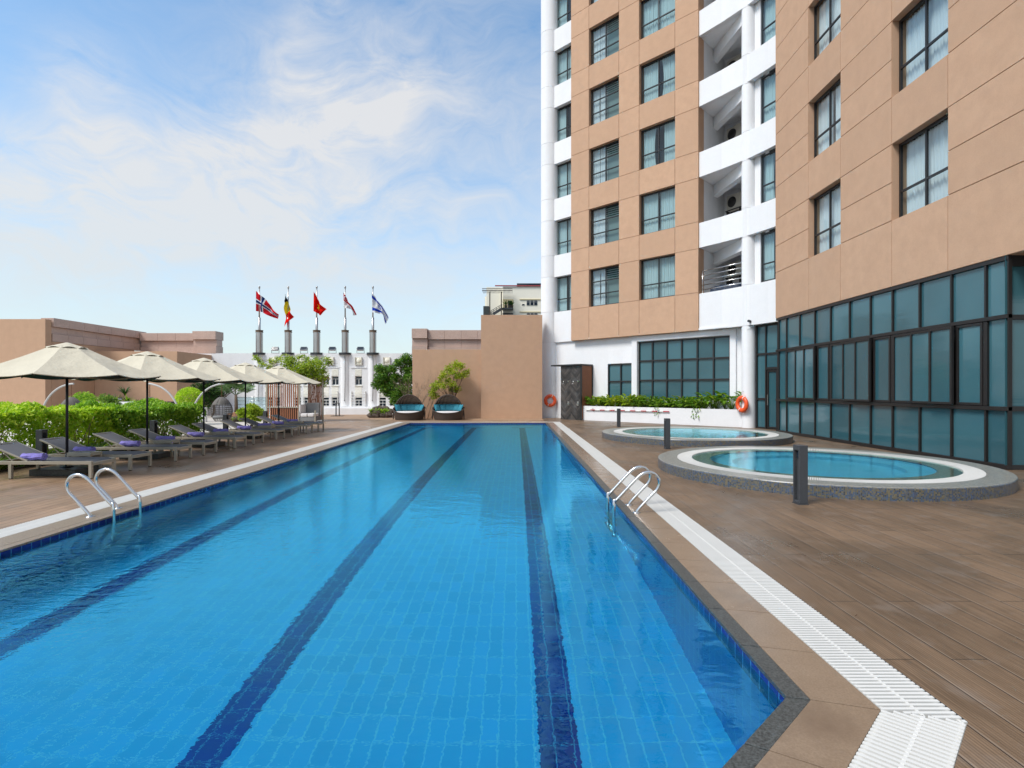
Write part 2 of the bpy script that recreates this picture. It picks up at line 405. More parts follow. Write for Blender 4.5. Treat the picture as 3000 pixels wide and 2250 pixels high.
def slate():
    m, b = new('herringbone_slate')
    tc = b.n('ShaderNodeTexCoord').outputs['Object']
    x, y, z = b.sep(tc)[:3]
    u = b.math('MULTIPLY', b.math('SUBTRACT', x, y), .7071)
    tri = b.math('PINGPONG', u, .42)
    h = b.math('ADD', z, b.math('MULTIPLY', tri, 1.0))
    w = b.math('FRACT', b.math('MULTIPLY', h, 8.0))
    idx = b.math('FLOOR', b.math('MULTIPLY', h, 8.0)); col = b.math('FLOOR', b.math('DIVIDE', u, .42))
    wn = b.n('ShaderNodeTexWhiteNoise', {'Vector': b.comb(idx, col, 0.0)}, noise_dimensions='3D').outputs[0]
    st = b.noise(tc, 5, 5, .65)
    c = b.ramp(b.math('ADD', b.math('MULTIPLY', wn, .5), b.math('MULTIPLY', st.outputs[0], .5)), [(.25, (.018, .017, .017)), (.55, (.05, .045, .042)), (.85, (.10, .085, .075))])
    c = b.mix(b.ramp(w, [(.0, (1, 1, 1)), (.06, (0, 0, 0))]), c, (.01, .01, .01, 1))
    low = b.noise(tc, 2.2, 4, .6)
    c = b.mix(b.ramp(low.outputs[0], [(.52, (0, 0, 0)), (.72, (.5, .5, .5))]), c, (.13, .135, .14, 1))
    b.out(b.principled(color=c, rough=.5).outputs[0]); return m
M['slate'] = slate()

M['leaf_hedge'] = leafmat('hedge_leaf', (.30, .50, .03), (.52, .74, .04), (.78, .86, .13))
M['leaf_bush'] = leafmat('bush_leaf', (.13, .31, .025), (.29, .52, .04), (.54, .72, .10))
M['leaf_dark'] = leafmat('dark_leaf', (.018, .055, .012), (.04, .11, .018), (.09, .19, .03), .25)
M['leaf_tree'] = leafmat('tree_leaf', (.045, .13, .015), (.11, .26, .025), (.26, .44, .045), .3)
M['leaf_lime'] = leafmat('lime_leaf', (.22, .34, .02), (.38, .50, .03), (.58, .62, .06))
M['leaf_vine'] = leafmat('vine_leaf', (.19, .32, .025), (.36, .50, .04), (.58, .64, .09))
M['leaf_strap'] = leafmat('strap_leaf', (.07, .17, .02), (.17, .32, .04), (.42, .52, .13))
M['leaf_planter'] = leafmat('planter_leaf', (.08, .21, .02), (.20, .38, .03), (.44, .56, .07))
M['leaf_palm'] = leafmat('palm_leaf', (.06, .14, .05), (.12, .22, .08), (.24, .34, .15))
M['flower'] = pbr('orange_flower', (.7, .22, .03), .6)
# ------------------------------------------------------------------ camera, sky, sun
F = 1615.0; H = 1.65; CX = 1512.0; CY = 1142.0
cam_d = bpy.data.cameras.new('camera'); cam = bpy.data.objects.new('camera', cam_d); COL.objects.link(cam)
cam.location = (0, 0, H); cam.rotation_euler = (R(90), 0, 0)
cam_d.sensor_width = 36; cam_d.lens = 36 * F / 3000; cam_d.shift_x = -12 / 3000; cam_d.shift_y = 17 / 3000
cam_d.clip_end = 3000; cam_d.clip_start = .05
S.camera = cam

SUN_EL = 52; SUN_AZ = 234          # azimuth clockwise from +Y
sd = bpy.data.lights.new('sun', 'SUN'); so = bpy.data.objects.new('sun', sd); COL.objects.link(so)
sd.energy = 2.1; sd.angle = R(20); sd.color = (1.0, .965, .91)
dv = Vector((math.sin(R(SUN_AZ)) * math.cos(R(SUN_EL)), math.cos(R(SUN_AZ)) * math.cos(R(SUN_EL)), math.sin(R(SUN_EL))))
so.rotation_euler = (-dv).to_track_quat('-Z', 'Y').to_euler()
so.location = (5, -5, 40)

W = bpy.data.worlds.new('World'); S.world = W; W.use_nodes = True
b = NB(W.node_tree)
sky = b.n('ShaderNodeTexSky', None, sky_type='NISHITA', sun_disc=False, sun_elevation=R(SUN_EL), sun_rotation=R(SUN_AZ), altitude=10, air_density=1.0, dust_density=.6, ozone_density=1.2)
tc = b.n('ShaderNodeTexCoord').outputs['Generated']
dx, dy, dz = b.sep(tc)[:3]
az = b.math('ARCTAN2', dx, dy)
el = b.math('ARCSINE', dz)
def blob(px, py, ra, re, ang, w):
    a0 = math.atan((px - CX) / F); e0 = math.atan((CY - py) / F * math.cos(a0))
    ca, sa = math.cos(R(ang)), math.sin(R(ang))
    u = b.math('SUBTRACT', az, a0); v = b.math('SUBTRACT', el, e0)
    p = b.math('ADD', b.math('MULTIPLY', u, ca / ra), b.math('MULTIPLY', v, sa / ra))
    q = b.math('ADD', b.math('MULTIPLY', u, -sa / re), b.math('MULTIPLY', v, ca / re))
    g = b.math('POWER', 2.718, b.math('MULTIPLY', b.math('ADD', b.math('MULTIPLY', p, p), b.math('MULTIPLY', q, q)), -1.0))
    return b.math('MULTIPLY', g, w)
BL = [(240, 260, .05, .045, 40, .95), (340, 470, .13, .036, 22, 1.1), (640, 440, .11, .03, 15, .4), (860, 320, .20, .075, 28, .65), (1060, 330, .16, .06, 24, .62),
      (760, 560, .34, .085, 12, .55), (900, 130, .05, .14, -12, .45), (1250, 420, .34, .22, 14, .55), (250, 640, .36, .09, 4, .40), (1150, 240, .10, .03, 22, .35), (1000, 700, .5, .08, 4, .35), (150, 390, .07, .022, 18, .45)]
acc = None
for q in BL:
    g = blob(*q); acc = g if acc is None else b.math('ADD', acc, g)
warp = b.noise(tc, 2.5, 3, .55)
vec = b.n('ShaderNodeVectorMath', {0: tc, 1: b.n('ShaderNodeVectorMath', {0: warp.outputs['Color'], 1: (.35, .35, .35)}, operation='MULTIPLY').outputs[0]}, operation='ADD').outputs[0]
mp = b.n('ShaderNodeMapping', {'Vector': vec, 'Rotation': (0, R(-24), 0), 'Scale': (1.0, 1.0, 2.6)}).outputs[0]
n1 = b.noise(mp, 2.6, 8, .60, .5)
n2 = b.noise(mp, 8.0, 8, .66, .8)
wis = b.math('ADD', b.math('MULTIPLY', n1.outputs[0], .7), b.math('MULTIPLY', n2.outputs[0], .58))
wis = b.ramp(wis, [(.42, (0, 0, 0)), (.80, (1, 1, 1))])
hz = b.math('POWER', 2.718, b.math('MULTIPLY', b.math('POWER', b.math('DIVIDE', b.math('MAXIMUM', el, 0.0), .27), 2.0), -1.0))
# the half of the sky behind the camera: scattered cloud
back = b.math('MULTIPLY', b.ramp(b.math('MULTIPLY_ADD', dy, -1.0, .35), [(0, (0, 0, 0)), (.4, (1, 1, 1))]), .55)
acc = b.math('DIVIDE', acc, b.math('MULTIPLY_ADD', acc, .62, 1.08))
f = b.math('MULTIPLY', b.math('ADD', acc, back), b.math('MULTIPLY_ADD', wis, 1.35, .08))
f = b.math('ADD', f, b.math('MULTIPLY', wis, .10))
f = b.math('ADD', f, b.math('MULTIPLY', hz, .80), clamp=True)
f = b.math('MULTIPLY', f, .87)
skyc = b.mix(1.0, sky.outputs[0], (.74, .96, 1.0, 1), 'MULTIPLY')
bg1 = b.n('ShaderNodeBackground', {'Color': skyc, 'Strength': .138})
ccol = b.mix(hz, (.95, .93, .91, 1), (.82, .86, .87, 1))
bg2 = b.n('ShaderNodeBackground', {'Color': ccol, 'Strength': .53})
b.t.links.new(b.n('ShaderNodeMixShader', {0: f, 1: bg1.outputs[0], 2: bg2.outputs[0]}).outputs[0], b.n('ShaderNodeOutputWorld').inputs[0])

S.view_settings.view_transform = 'Standard'; S.view_settings.look = 'None'; S.view_settings.gamma = 1; S.view_settings.exposure = .76
S.render.engine = 'CYCLES'
cy = S.cycles
cy.use_denoising = True
try: cy.denoiser = 'OPENIMAGEDENOISE'; cy.denoising_input_passes = 'RGB_ALBEDO_NORMAL'
except Exception: pass
cy.max_bounces = 12; cy.diffuse_bounces = 4; cy.glossy_bounces = 4; cy.transmission_bounces = 8; cy.transparent_max_bounces = 10
cy.sample_clamp_indirect = 6; cy.caustics_reflective = False; cy.caustics_refractive = True; cy.blur_glossy = .5

# ------------------------------------------------------------------ ground, decks
def struct(name, mb, mat, bevel=0):
    return tag(mb.build(name, mat, bevel=bevel), kind='structure')
g = MB(); g.add([(-900, -900, -12), (900, -900, -12), (900, 900, -12), (-900, 900, -12)], [(0, 1, 2, 3)]); struct('ground', g, M['ground'])

def rect(mb, x0, x1, y0, y1, z=0.0):
    mb.add([(x0, y0, z), (x1, y0, z), (x1, y1, z), (x0, y1, z)], [(0, 1, 2, 3)])
SPA = [(6.05, 11.2), (6.04, 18.85)]
YF = 28.46
XR = 2.245; XL = -6.105
g = MB()
def ring_sq(mb, c, hs, r):
    n = 64; vs = []
    for k in range(n):
        t = 2 * PI * (k + .5) / n - PI; m = max(abs(math.cos(t)), abs(math.sin(t)))
        vs.append((c[0] + r * math.cos(t), c[1] + r * math.sin(t), 0)); vs.append((c[0] + hs * math.cos(t) / m, c[1] + hs * math.sin(t) / m, 0))
    fs = []
    for k in range(n):
        a = 2 * k; c2 = 2 * ((k + 1) % n)
        fs.append((a, a + 1, c2 + 1, c2))
    mb.add(vs, fs)
    # the four corners that the chords cut off
    for sx in (-1, 1):
        for sy in (-1, 1):
            q = math.tan(PI / 4 - PI / n) * hs
            P = [(c[0] + sx * hs, c[1] + sy * q, 0), (c[0] + sx * hs, c[1] + sy * hs, 0), (c[0] + sx * q, c[1] + sy * hs, 0)]
            mb.add(P, [(0, 1, 2) if sx * sy > 0 else (0, 2, 1)])
hs = 3.2
for c in SPA: ring_sq(g, c, hs, 2.9)
x0, x1 = SPA[0][0] - hs, SPA[0][0] + hs
rect(g, XR, SPA[0][0] - hs, 2.739, YF)
rect(g, x1, 14, 2.739, YF)
rect(g, x0, x1, 2.739, SPA[0][1] - hs)
rect(g, x0, x1, SPA[0][1] + hs, SPA[1][1] - hs)
rect(g, x0, x1, SPA[1][1] + hs, YF)
g.add([(.565, 1.06, 0), (14, 1.06, 0), (14, 2.739, 0), (XR, 2.739, 0)], [(0, 1, 2, 3)])
rect(g, -4.425, 14, -8, 1.06)
rect(g, 1.5, 14, YF, 36)
struct('pool_deck', g, M['deck'])
g = MB()
rect(g, -10.35, XL, 2.739, YF)
g.add([(-10.35, 1.06, 0), (-4.425, 1.06, 0), (XL, 2.739, 0), (-10.35, 2.739, 0)], [(0, 1, 2, 3)])
rect(g, -10.35, -4.425, -8, 1.06)
rect(g, -10.35, 1.5, YF, 30.2)
struct('lounger_deck', g, M['deck2'])
g = MB(); rect(g, -12.7, 1.5, 30.2, 40); struct('far_terrace', g, M['sandstone'])
g = MB(); rect(g, -40, -12.7, 23.5, 40); rect(g, -40, -10.35, -8, 23.5); rect(g, -12.7, -10.35, 23.5, 30.2); struct('garden_paving', g, M['paving'])

# ------------------------------------------------------------------ pool
A = 1.457; AY = 2.971
MX = lambda x: -3.86 - x
def outline(x, y, L, yfar):
    # polyline from far right, round the near chamfers, to far left
    return [(x, yfar), (x, y), (x - L, y - L), (MX(x - L), y - L), (MX(x), y), (MX(x), yfar)]
P0 = outline(1.457, 2.971, 1.17, 27.72)
P1 = outline(1.573, 2.941, 1.24, 27.84)
P2 = outline(1.884, 2.847, 1.43, 28.12)
P3 = outline(2.245, 2.739, 1.68, 28.46)
DEPTH = -1.4; WL = -.062
g = MB(); g.add([(p[0], p[1], DEPTH) for p in P0], [tuple(range(5, -1, -1))]); struct('pool_floor', g, M['pool_floor'])
g = MB()
n = len(P0)
for i in range(n):
    a = P0[i]; c = P0[(i + 1) % n]
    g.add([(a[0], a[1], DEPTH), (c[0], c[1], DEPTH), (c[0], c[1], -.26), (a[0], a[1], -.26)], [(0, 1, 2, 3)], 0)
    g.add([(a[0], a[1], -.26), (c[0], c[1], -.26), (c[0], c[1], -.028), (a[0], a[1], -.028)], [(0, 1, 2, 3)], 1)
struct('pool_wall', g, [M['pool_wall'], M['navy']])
for lx in (-4.33, -2.0, .29):
    g = MB(); z = DEPTH + .004
    rect(g, lx - .135, lx + .135, 3.4 if lx > -4 else 3.6, 26.2, z); rect(g, lx - .5, lx + .5, 26.2, 26.47, z)
    tag(g.build('lane_line', M['navy_floor']), kind='structure')
g = MB(); g.add([(p[0], p[1], WL) for p in P0], [tuple(range(5, -1, -1))]); struct('pool_water', g, M['water'])

def seg_tiles(mb, a0, a1, b0, b1, n, z0, z1, gap=.009, mat=0):
    # n slabs between edge a0->a1 and edge b0->b1
    a0, a1, b0, b1 = [Vector((p[0], p[1])) for p in (a0, a1, b0, b1)]
    L = (a1 - a0).length
    for i in range(n):
        t0 = i / n + gap / L / 2; t1 = (i + 1) / n - gap / L / 2
        q = [a0.lerp(a1, t0), b0.lerp(b1, t0), b0.lerp(b1, t1), a0.lerp(a1, t1)]
        q = [(p.x, p.y) for p in q]
        ar = sum(q[k][0] * q[(k + 1) % 4][1] - q[(k + 1) % 4][0] * q[k][1] for k in range(4))
        if ar < 0: q.reverse()
        mb.prism(q, z0, z1, mat)
def band(mb, PA, PB, z0, z1, step, mat=0, gap=.008, lo=0, hi=6, mats=None):
    n = len(PA)
    for i in range(n):
        j = (i + 1) % n
        L = (Vector(PA[j]) - Vector(PA[i])).length
        seg_tiles(mb, PA[i], PA[j], PB[i], PB[j], max(1, round(L / step)), z0, z1, gap, mats[i] if mats else mat)
bed = MB()
for i in range(6):
    j = (i + 1) % 6
    for pa, pb in ((P0, P2),):
        bed.add([(*pa[i], -.03), (*pb[i], -.03), (*pb[j], -.03), (*pa[j], -.03)], [(0, 1, 2, 3)])
    bed.add([(*P2[i], -.05), (*P3[i], -.05), (*P3[j], -.05), (*P2[j], -.05)], [(0, 1, 2, 3)])
struct('coping_bed', bed, M['channel'])
g = MB(); band(g, P0, P1, -.028, -.004, .61, mats=[0, 0, 0, 0, 1, 1]); struct('pool_edge_stone', g, [M['dark_stone'], M['pebble']], bevel=.003)
g = MB(); band(g, P1, P2, -.028, -.002, .61, mats=[0, 0, 0, 0, 1, 1]); struct('pool_coping', g, [M['tan_tile'], M['pebble']], bevel=.002)
g = MB()
def grate_run(mb, a0, a1, b0, b1, pitch=.036, w=.0195):
    a0, a1, b0, b1 = [Vector((p[0], p[1])) for p in (a0, a1, b0, b1)]
    d = (a1 - a0).normalized(); nrm = Vector((-d.y, d.x))
    if (b0 - a0).dot(nrm) < 0: nrm = -nrm
    L = (a1 - a0).length; wd = (b0 - a0).dot(nrm)
    s0 = (b0 - a0).dot(d); s1 = (b1 - a0).dot(d)
    lo = min(0, s0); hi = max(L, s1)
    k = lo
    while k < hi:
        # clip the bar against the two mitres
        def tclip(s):
            t0, t1 = 0.0, wd
            if s0 < 0 and s < 0: t0 = wd * s / s0
            if s0 > 0 and s < s0: t1 = wd * s / s0
            if s1 > L and s > L: t0 = wd * (s - L) / (s1 - L)
            if s1 < L and s > s1: t1 = wd * (s - L) / (s1 - L)
            return t0, t1
        t0, t1 = tclip(k + w / 2)
        if t1 - t0 > .02:
            q = [a0 + d * k + nrm * (t0 + .003), a0 + d * (k + w) + nrm * (t0 + .003), a0 + d * (k + w) + nrm * (t1 - .004), a0 + d * k + nrm * (t1 - .004)]
            q = [(p.x, p.y) for p in q]
            ar = sum(q[i][0] * q[(i + 1) % 4][1] - q[(i + 1) % 4][0] * q[i][1] for i in range(4))
            if ar < 0: q.reverse()
            mb.prism(q, -.024, 0.001, bottom=False)
        k += pitch
    for tt, zz in ((.5, -.0015), (.06, -.009), (.94, -.009)):
        m0 = a0.lerp(b0, tt); m1 = a1.lerp(b1, tt)
        mb.beam((m0.x, m0.y, zz - .008), (m1.x, m1.y, zz - .008), .016, .016)
for i in range(6):
    j = (i + 1) % 6
    grate_run(g, P2[i], P2[j], P3[i], P3[j])
struct('drain_grating', g, M['grate'])

# ------------------------------------------------------------------ round spa pools
RZ = .2
t = thing('spa_pool', 'round raised spa pool with mosaic rim and blue water beside the teal glass hall', 'spa pool', (SPA[0][0], SPA[0][1], 0), 0, 'round spa pools')
g = MB(); g.lathe([(3.07, 0), (3.07, RZ - .02), (3.062, RZ - .006), (3.05, RZ), (2.672, RZ), (2.672, RZ - .05)], n=128, mats=[0, 0, 1, 1, 1], smooth=False)
g.build('rim', [M['mosaic_side'], M['mosaic_top']], t)
g = MB(); g.lathe([(2.67, RZ - .05), (2.36, RZ - .05)], n=96); ch = g.build('drain_channel', M['channel'], t)
g = MB(); nb_ = 470
for k in range(nb_):
    a = 2 * PI * k / nb_; c_, s_ = math.cos(a), math.sin(a); w = .0105
    q = [(2.364 * c_ + w * s_, 2.364 * s_ - w * c_), (2.666 * c_ + w * s_, 2.666 * s_ - w * c_), (2.666 * c_ - w * s_, 2.666 * s_ + w * c_), (2.364 * c_ - w * s_, 2.364 * s_ + w * c_)]
    g.prism(q, RZ - .03, RZ + .003, bottom=False)
g.lathe([(2.52, RZ - .01), (2.50, RZ - .01)], n=96)
g.build('grating_ring', M['grate'], t)
g = MB(); g.lathe([(2.358, RZ - .02), (2.352, RZ - .05), (1.985, RZ - .055)], n=128, smooth=False); g.build('ledge', M['mosaic_green'], t)
g = MB(); g.lathe([(1.985, RZ - .055), (1.98, RZ - .17), (1.98, RZ - .45), (1.55, RZ - .47), (1.55, RZ - .95), (0.001, RZ - .97)], n=96, mats=[1, 0, 0, 0, 0], smooth=False)
g.build('basin', [M['spa_floor'], M['navy_ring']], t)
g = MB(); nn = 96; g.add([(2.358 * math.cos(2 * PI * k / nn), 2.358 * math.sin(2 * PI * k / nn), RZ - .018) for k in range(nn)], [tuple(range(nn))])
g.build('water', M['spa_water'], t)
c = copy_tree(t); c.location = (SPA[1][0], SPA[1][1], 0)
tag(c, 'round raised spa pool with mosaic rim in front of the white planter', 'spa pool', 'round spa pools')
# ------------------------------------------------------------------ hotel tower
q2 = math.sqrt(.5)
F1 = Fr((3.11, 31.19), (1, -1), (-1, -1))          # oblique brown face, u grows towards the camera
F2 = Fr((10.1, 21.46), (0, -1), (-1, 0))           # brown face parallel to the pool
FC = Fr((10.23, 23.85), (.38, -.92), (-.92, -.38)) # white bay between them (window plane)
ZB = 4.42; ZT = 30.0
SILL = [6.2 + 3.31 * k for k in range(7)]; HEAD = [s + 2.05 for s in SILL]
tower = thing('hotel_tower', 'tall tan and white hotel tower with black framed windows rising beside the pool', 'hotel', (6.0, 28.0, 0))
def part(name, mb, mats, **k): return mb.build(name, mats, tower, world=True, **k)

def facade(fr, us, wins, zmax, name, mids=()):
    """stucco panels with real joints; wins: indices of the u cells that hold windows"""
    zs = [ZB]
    for s, h in zip(SILL, HEAD): zs += [s, h]
    zs = [z for z in zs if z < zmax] + [zmax]
    pan = MB(); back = MB(); gp = .009
    for i in range(len(us) - 1):
        u0, u1 = us[i], us[i + 1]
        for j in range(len(zs) - 1):
            z0, z1 = zs[j], zs[j + 1]
            is_row = any(abs(z0 - s) < .01 for s in SILL)
            if i in wins and is_row and z1 - z0 > 1: continue
            cuts = [z0, z1]
            if i in mids and is_row: cuts = [z0, (z0 + z1) / 2, z1]
            for a, c in zip(cuts, cuts[1:]):
                pan.fbox(fr, u0 + (gp if i else 0), u1 - (gp if i < len(us) - 2 else 0), -.028, 0, a + gp, c - gp)
            back.fbox(fr, u0, u1, -.30 if i in wins else -.56, -.030, z0, z1)
    part(name, back, M['tan']); part('cladding', pan, M['tan'], bevel=.004)
facade(F1, [0, 1.26, 3.22, 4.45, 6.45, 7.65], (1, 3), ZT, 'brown_facade')
facade(F2, [0, 2.40, 4.29, 6.63, 8.56, 10.96, 12.9, 15.4], (1, 3, 5), ZT, 'brown_facade', mids=(0, 2, 4, 6))

def bars(mb, fr, u0, u1, z0, z1, d0, d1, us=(), zs=(), w=.05, wi=.045):
    mb.fbox(fr, u0, u0 + w, d0, d1, z0, z1); mb.fbox(fr, u1 - w, u1, d0, d1, z0, z1)
    mb.fbox(fr, u0 + w, u1 - w, d0, d1, z0, z0 + w); mb.fbox(fr, u0 + w, u1 - w, d0, d1, z1 - w, z1)
    for u in us: mb.fbox(fr, u - wi / 2, u + wi / 2, d0 + .003, d1 - .003, z0 + w, z1 - w)
    ue = [u0 + w] + sorted(us) + [u1 - w]
    for z in zs:
        for a, c in zip(ue, ue[1:]):
            ia = wi / 2 if a in us else 0; ic = wi / 2 if c in us else 0
            mb.fbox(fr, a + ia, c - ic, d0 + .003, d1 - .003, z - wi / 2, z + wi / 2)

def quad(mb, fr, u0, u1, d, z0, z1, mat=0, tilt=0.0):
    mb.add([fr.pt(u0, d, z0), fr.pt(u1, d + tilt, z0), fr.pt(u1, d + tilt * .6, z1), fr.pt(u0, d - tilt * .3, z1)], [(0, 1, 2, 3)], mat)

def curtain(fr, u0, u1, d, z0, z1, parent, mat, openness=0.0, seed=0):
    rn = random.Random(seed); g = MB()
    mid = (u0 + u1) / 2
    for (a, c, sgn) in ((u0, mid - openness / 2, 1), (mid + openness / 2, u1, -1)):
        nf = max(5, int((c - a) / .10)); ph = rn.uniform(0, 6); am = rn.uniform(.018, .032); pinch = rn.choice((0, 0, 0, .12))
        def fn(u, v):
            gather = 1 - pinch * (1 - v) * v * 4
            uu = a + (c - a) * (u if sgn > 0 else u) * 1.0
            if pinch: uu = (a + (uu - a) * gather) if sgn > 0 else (c - (c - uu) * gather)
            wv = math.sin(2 * PI * nf * u + ph + .4 * math.sin(3 * v)) + .45 * math.sin(2 * PI * nf * .43 * u + 2 * ph)
            return fr.pt(uu, d + am * wv, z0 + (z1 - z0) * v)
        g.grid(fn, nf * 5, 6)
    return g.build('curtain', mat, parent)

def window(fr, u0, u1, z0, z1, d, style, seed):
    g = MB(); um = (u0 + u1) / 2
    if style == 'two':
        zt = z0 + (z1 - z0) * .37
        bars(g, fr, u0, u1, z0, z1, d - .06, d, [um], [zt], .065, .055)
    else:
        h = (z1 - z0) / 3
        bars(g, fr, u0, u1, z0, z1, d - .06, d, [um], [z0 + h, z0 + 2 * h], .065, .055)
    w = part('window', g, M['frame'])
    p = MB(); rn = random.Random(seed)
    if style == 'two':
        for a, c in ((u0 + .05, um), (um, u1 - .05)):
            for e, f_ in ((z0 + .05, zt), (zt, z1 - .05)): quad(p, fr, a, c, d - .03, e, f_, 0, rn.uniform(-.006, .006))
        p.build('glass', M['glass'], w)
        curtain(fr, u0 + .04, u1 - .04, d - .17, z0 + .03, z1 - .03, w, M['curtain'] if fr is not F2 else M['curtain_w'], rn.choice((0, 0, 0, .16, .3, .45)) if fr is not F2 else rn.choice((0, 0, .12)), seed)
    else:
        h = (z1 - z0) / 3
        for k in range(3): quad(p, fr, u0 + .05, um, d - .03, z0 + k * h + .02, z0 + (k + 1) * h - .02, 0, rn.uniform(-.004, .004))
        for k in range(2): quad(p, fr, um, u1 - .05, d - .03, z0 + k * h + .02, z0 + (k + 1) * h - .02, 1, rn.uniform(-.004, .004))
        p.build('glass', [M['glass'], M['glass2']], w)
        l = MB()
        for k in range(5):
            zz = z0 + 2 * h + .06 + (h - .12) * (k + .5) / 5
            P = [fr.pt(um + .04, d - .055, zz + .035), fr.pt(u1 - .06, d - .055, zz + .035), fr.pt(u1 - .06, d + .012, zz - .045), fr.pt(um + .04, d + .012, zz - .045)]
            P2_ = [p_ + Vector((0, 0, .008)) for p_ in P]
            l.hexa(P + P2_)
        l.build('louvre', M['glass2'], w)
        curtain(fr, u0 + .04, um, d - .17, z0 + .03, z1 - .03, w, M['curtain_w'], 0, seed)
        b2 = MB(); quad(b2, fr, um, u1 - .02, d - .20, z0 + .03, z1 - .03); b2.build('blind', M['curtain'], w)
    return w
sd_ = 1
for k in range(7):
    z0, z1 = SILL[k], HEAD[k]
    window(F1, 1.26, 3.22, z0, z1, -.20, 'three', sd_); window(F1, 4.45, 6.45, z0, z1, -.20, 'two', sd_ + 50)
    if k < 5:
        window(F2, 2.40, 4.29, z0, z1, -.20, 'two', sd_ + 100)
        if k < 4: window(F2, 6.63, 8.56, z0, z1, -.20, 'two', sd_ + 150)
    if k < 6: window(FC, .48, 2.0, z0, z1, 0, 'two', sd_ + 200)
    window(F1, -1.46, .15, z0, z1, -.45, 'two', sd_ + 250)
    sd_ += 1

# dark rooms behind the windows and the tower's body
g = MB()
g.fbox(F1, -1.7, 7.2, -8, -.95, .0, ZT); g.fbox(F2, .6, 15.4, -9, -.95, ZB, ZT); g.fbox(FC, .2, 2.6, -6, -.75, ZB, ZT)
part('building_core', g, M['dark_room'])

# white parts: strip and round column at the far corner
g = MB()
zz = [ZB] + [z for s, h in zip(SILL, HEAD) for z in (s, h)]
for k in range(len(SILL)):
    lo = ZB if k == 0 else HEAD[k - 1]
    g = MB(); g.fbox(F1, -1.62, .35, -.60, -.20, lo, SILL[k]); part('white_band', g, M['white'], bevel=.008)
g = MB(); g.fbox(F1, -1.62, .35, -.60, -.20, HEAD[-1], ZT); part('white_band', g, M['white'], bevel=.008)
def ringed_column(cx, cy, r, z0, z1, levels):
    g = MB(); zs = [z0] + [z for z in levels if z0 < z < z1] + [z1]
    for a, c in zip(zs, zs[1:]):
        a2 = a + (.010 if a > z0 else 0); c2 = c - (.010 if c < z1 else 0)
        g.lathe([(r, a2), (r, c2)], (cx, cy, 0), 64)
        if c < z1: g.lathe([(r, c2), (r - .02, c2)], (cx, cy, 0), 64); g.lathe([(r - .02, c2), (r - .02, c + .010)], (cx, cy, 0), 64); g.lathe([(r - .02, c + .010), (r, c + .010)], (cx, cy, 0), 64)
    part('round_column', g, M['white'])
lv = sorted([s for s in SILL] + [h for h in HEAD] + [ZB])
ringed_column(2.02, 32.83, .54, 0, ZT, lv)
ringed_column(10.13, 24.0, .29, 0, ZT, lv)

# balcony bands and the white bay
Aq = Vector((8.56, 25.86)); Bq = Vector((9.90, 23.86)); Cq = Vector((10.02, 23.66)); Dq = Vector((10.75, 21.9))
g = MB()
def wrap(mb, z0, z1, t=.22):
    # the band bends round the column in a hollow curve
    pts = [Aq, Aq.lerp(Bq, .5) + Vector((.03, .02)), Bq, Cq, Cq.lerp(Dq, .5) + Vector((.02, .01)), Dq]
    inn = []
    for i, p in enumerate(pts):
        d = (pts[min(i + 1, 5)] - pts[max(i - 1, 0)]).normalized(); inn.append(p + Vector((-d.y, d.x)) * t)
    for i in range(5):
        mb.prism([pts[i], inn[i], inn[i + 1], pts[i + 1]][::-1], z0, z1)
for k in range(7):
    top = 6.15 + 3.31 * k
    lo = ZB if k == 0 else top - 1.16
    g = MB(); wrap(g, lo, top); part('balcony_band', g, M['white'], bevel=.006)
# recess behind the balconies
g = MB()
L0 = Vector((8.92, 26.18)); w2 = Vector((q2, q2))
L1 = L0 + w2 * 2.2
g.prism([(L0.x, L0.y), (L1.x, L1.y), (L1.x - .2, L1.y + .2), (L0.x - .2, L0.y + .2)][::-1], ZB, ZT)
e = L1 + Vector((q2, -q2)) * 3.2
g.prism([(L1.x, L1.y), (e.x, e.y), (e.x + .2, e.y + .2), (L1.x + .2, L1.y + .2)][::-1], ZB, ZT)
part('balcony_wall', g, M['white'])
g = MB()
for k in range(7):
    z = 6.15 + 3.31 * k - (1.0 if k else .12); g = MB()
    g.prism([(8.75, 26.05), (9.99, 24.05), (10.35, 24.1), (e.x, e.y), (L1.x, L1.y), (L0.x, L0.y)][::-1], z - .16, z)
    if k: g.beam((10.1, 24.25, z - .42), (9.75, 27.1, z - .42), .32, .52)
    part('balcony_slab', g, M['white'])
g = MB(); g.fbox(FC, -.02, .42, -.3, -.02, ZB, ZT); part('pier_wall', g, M['white'])
g = MB(); fr_r = Fr((8.62, 25.80), (Bq - Aq), (-(Bq - Aq).y * -1, -(Bq - Aq).x))
for k in range(5):
    a_ = Vector((8.70, 25.84, 6.32 + .22 * k)); b_ = Vector((9.93, 23.95, 6.32 + .22 * k)); g.tube([a_, b_], .022, 8)
for tt in (0.02, .98):
    p = Vector((8.70, 25.84, 0)).lerp(Vector((9.93, 23.95, 0)), tt); g.tube([(p.x, p.y, 6.1), (p.x, p.y, 7.24)], .022, 8)
part('railing', g, M['steel'])

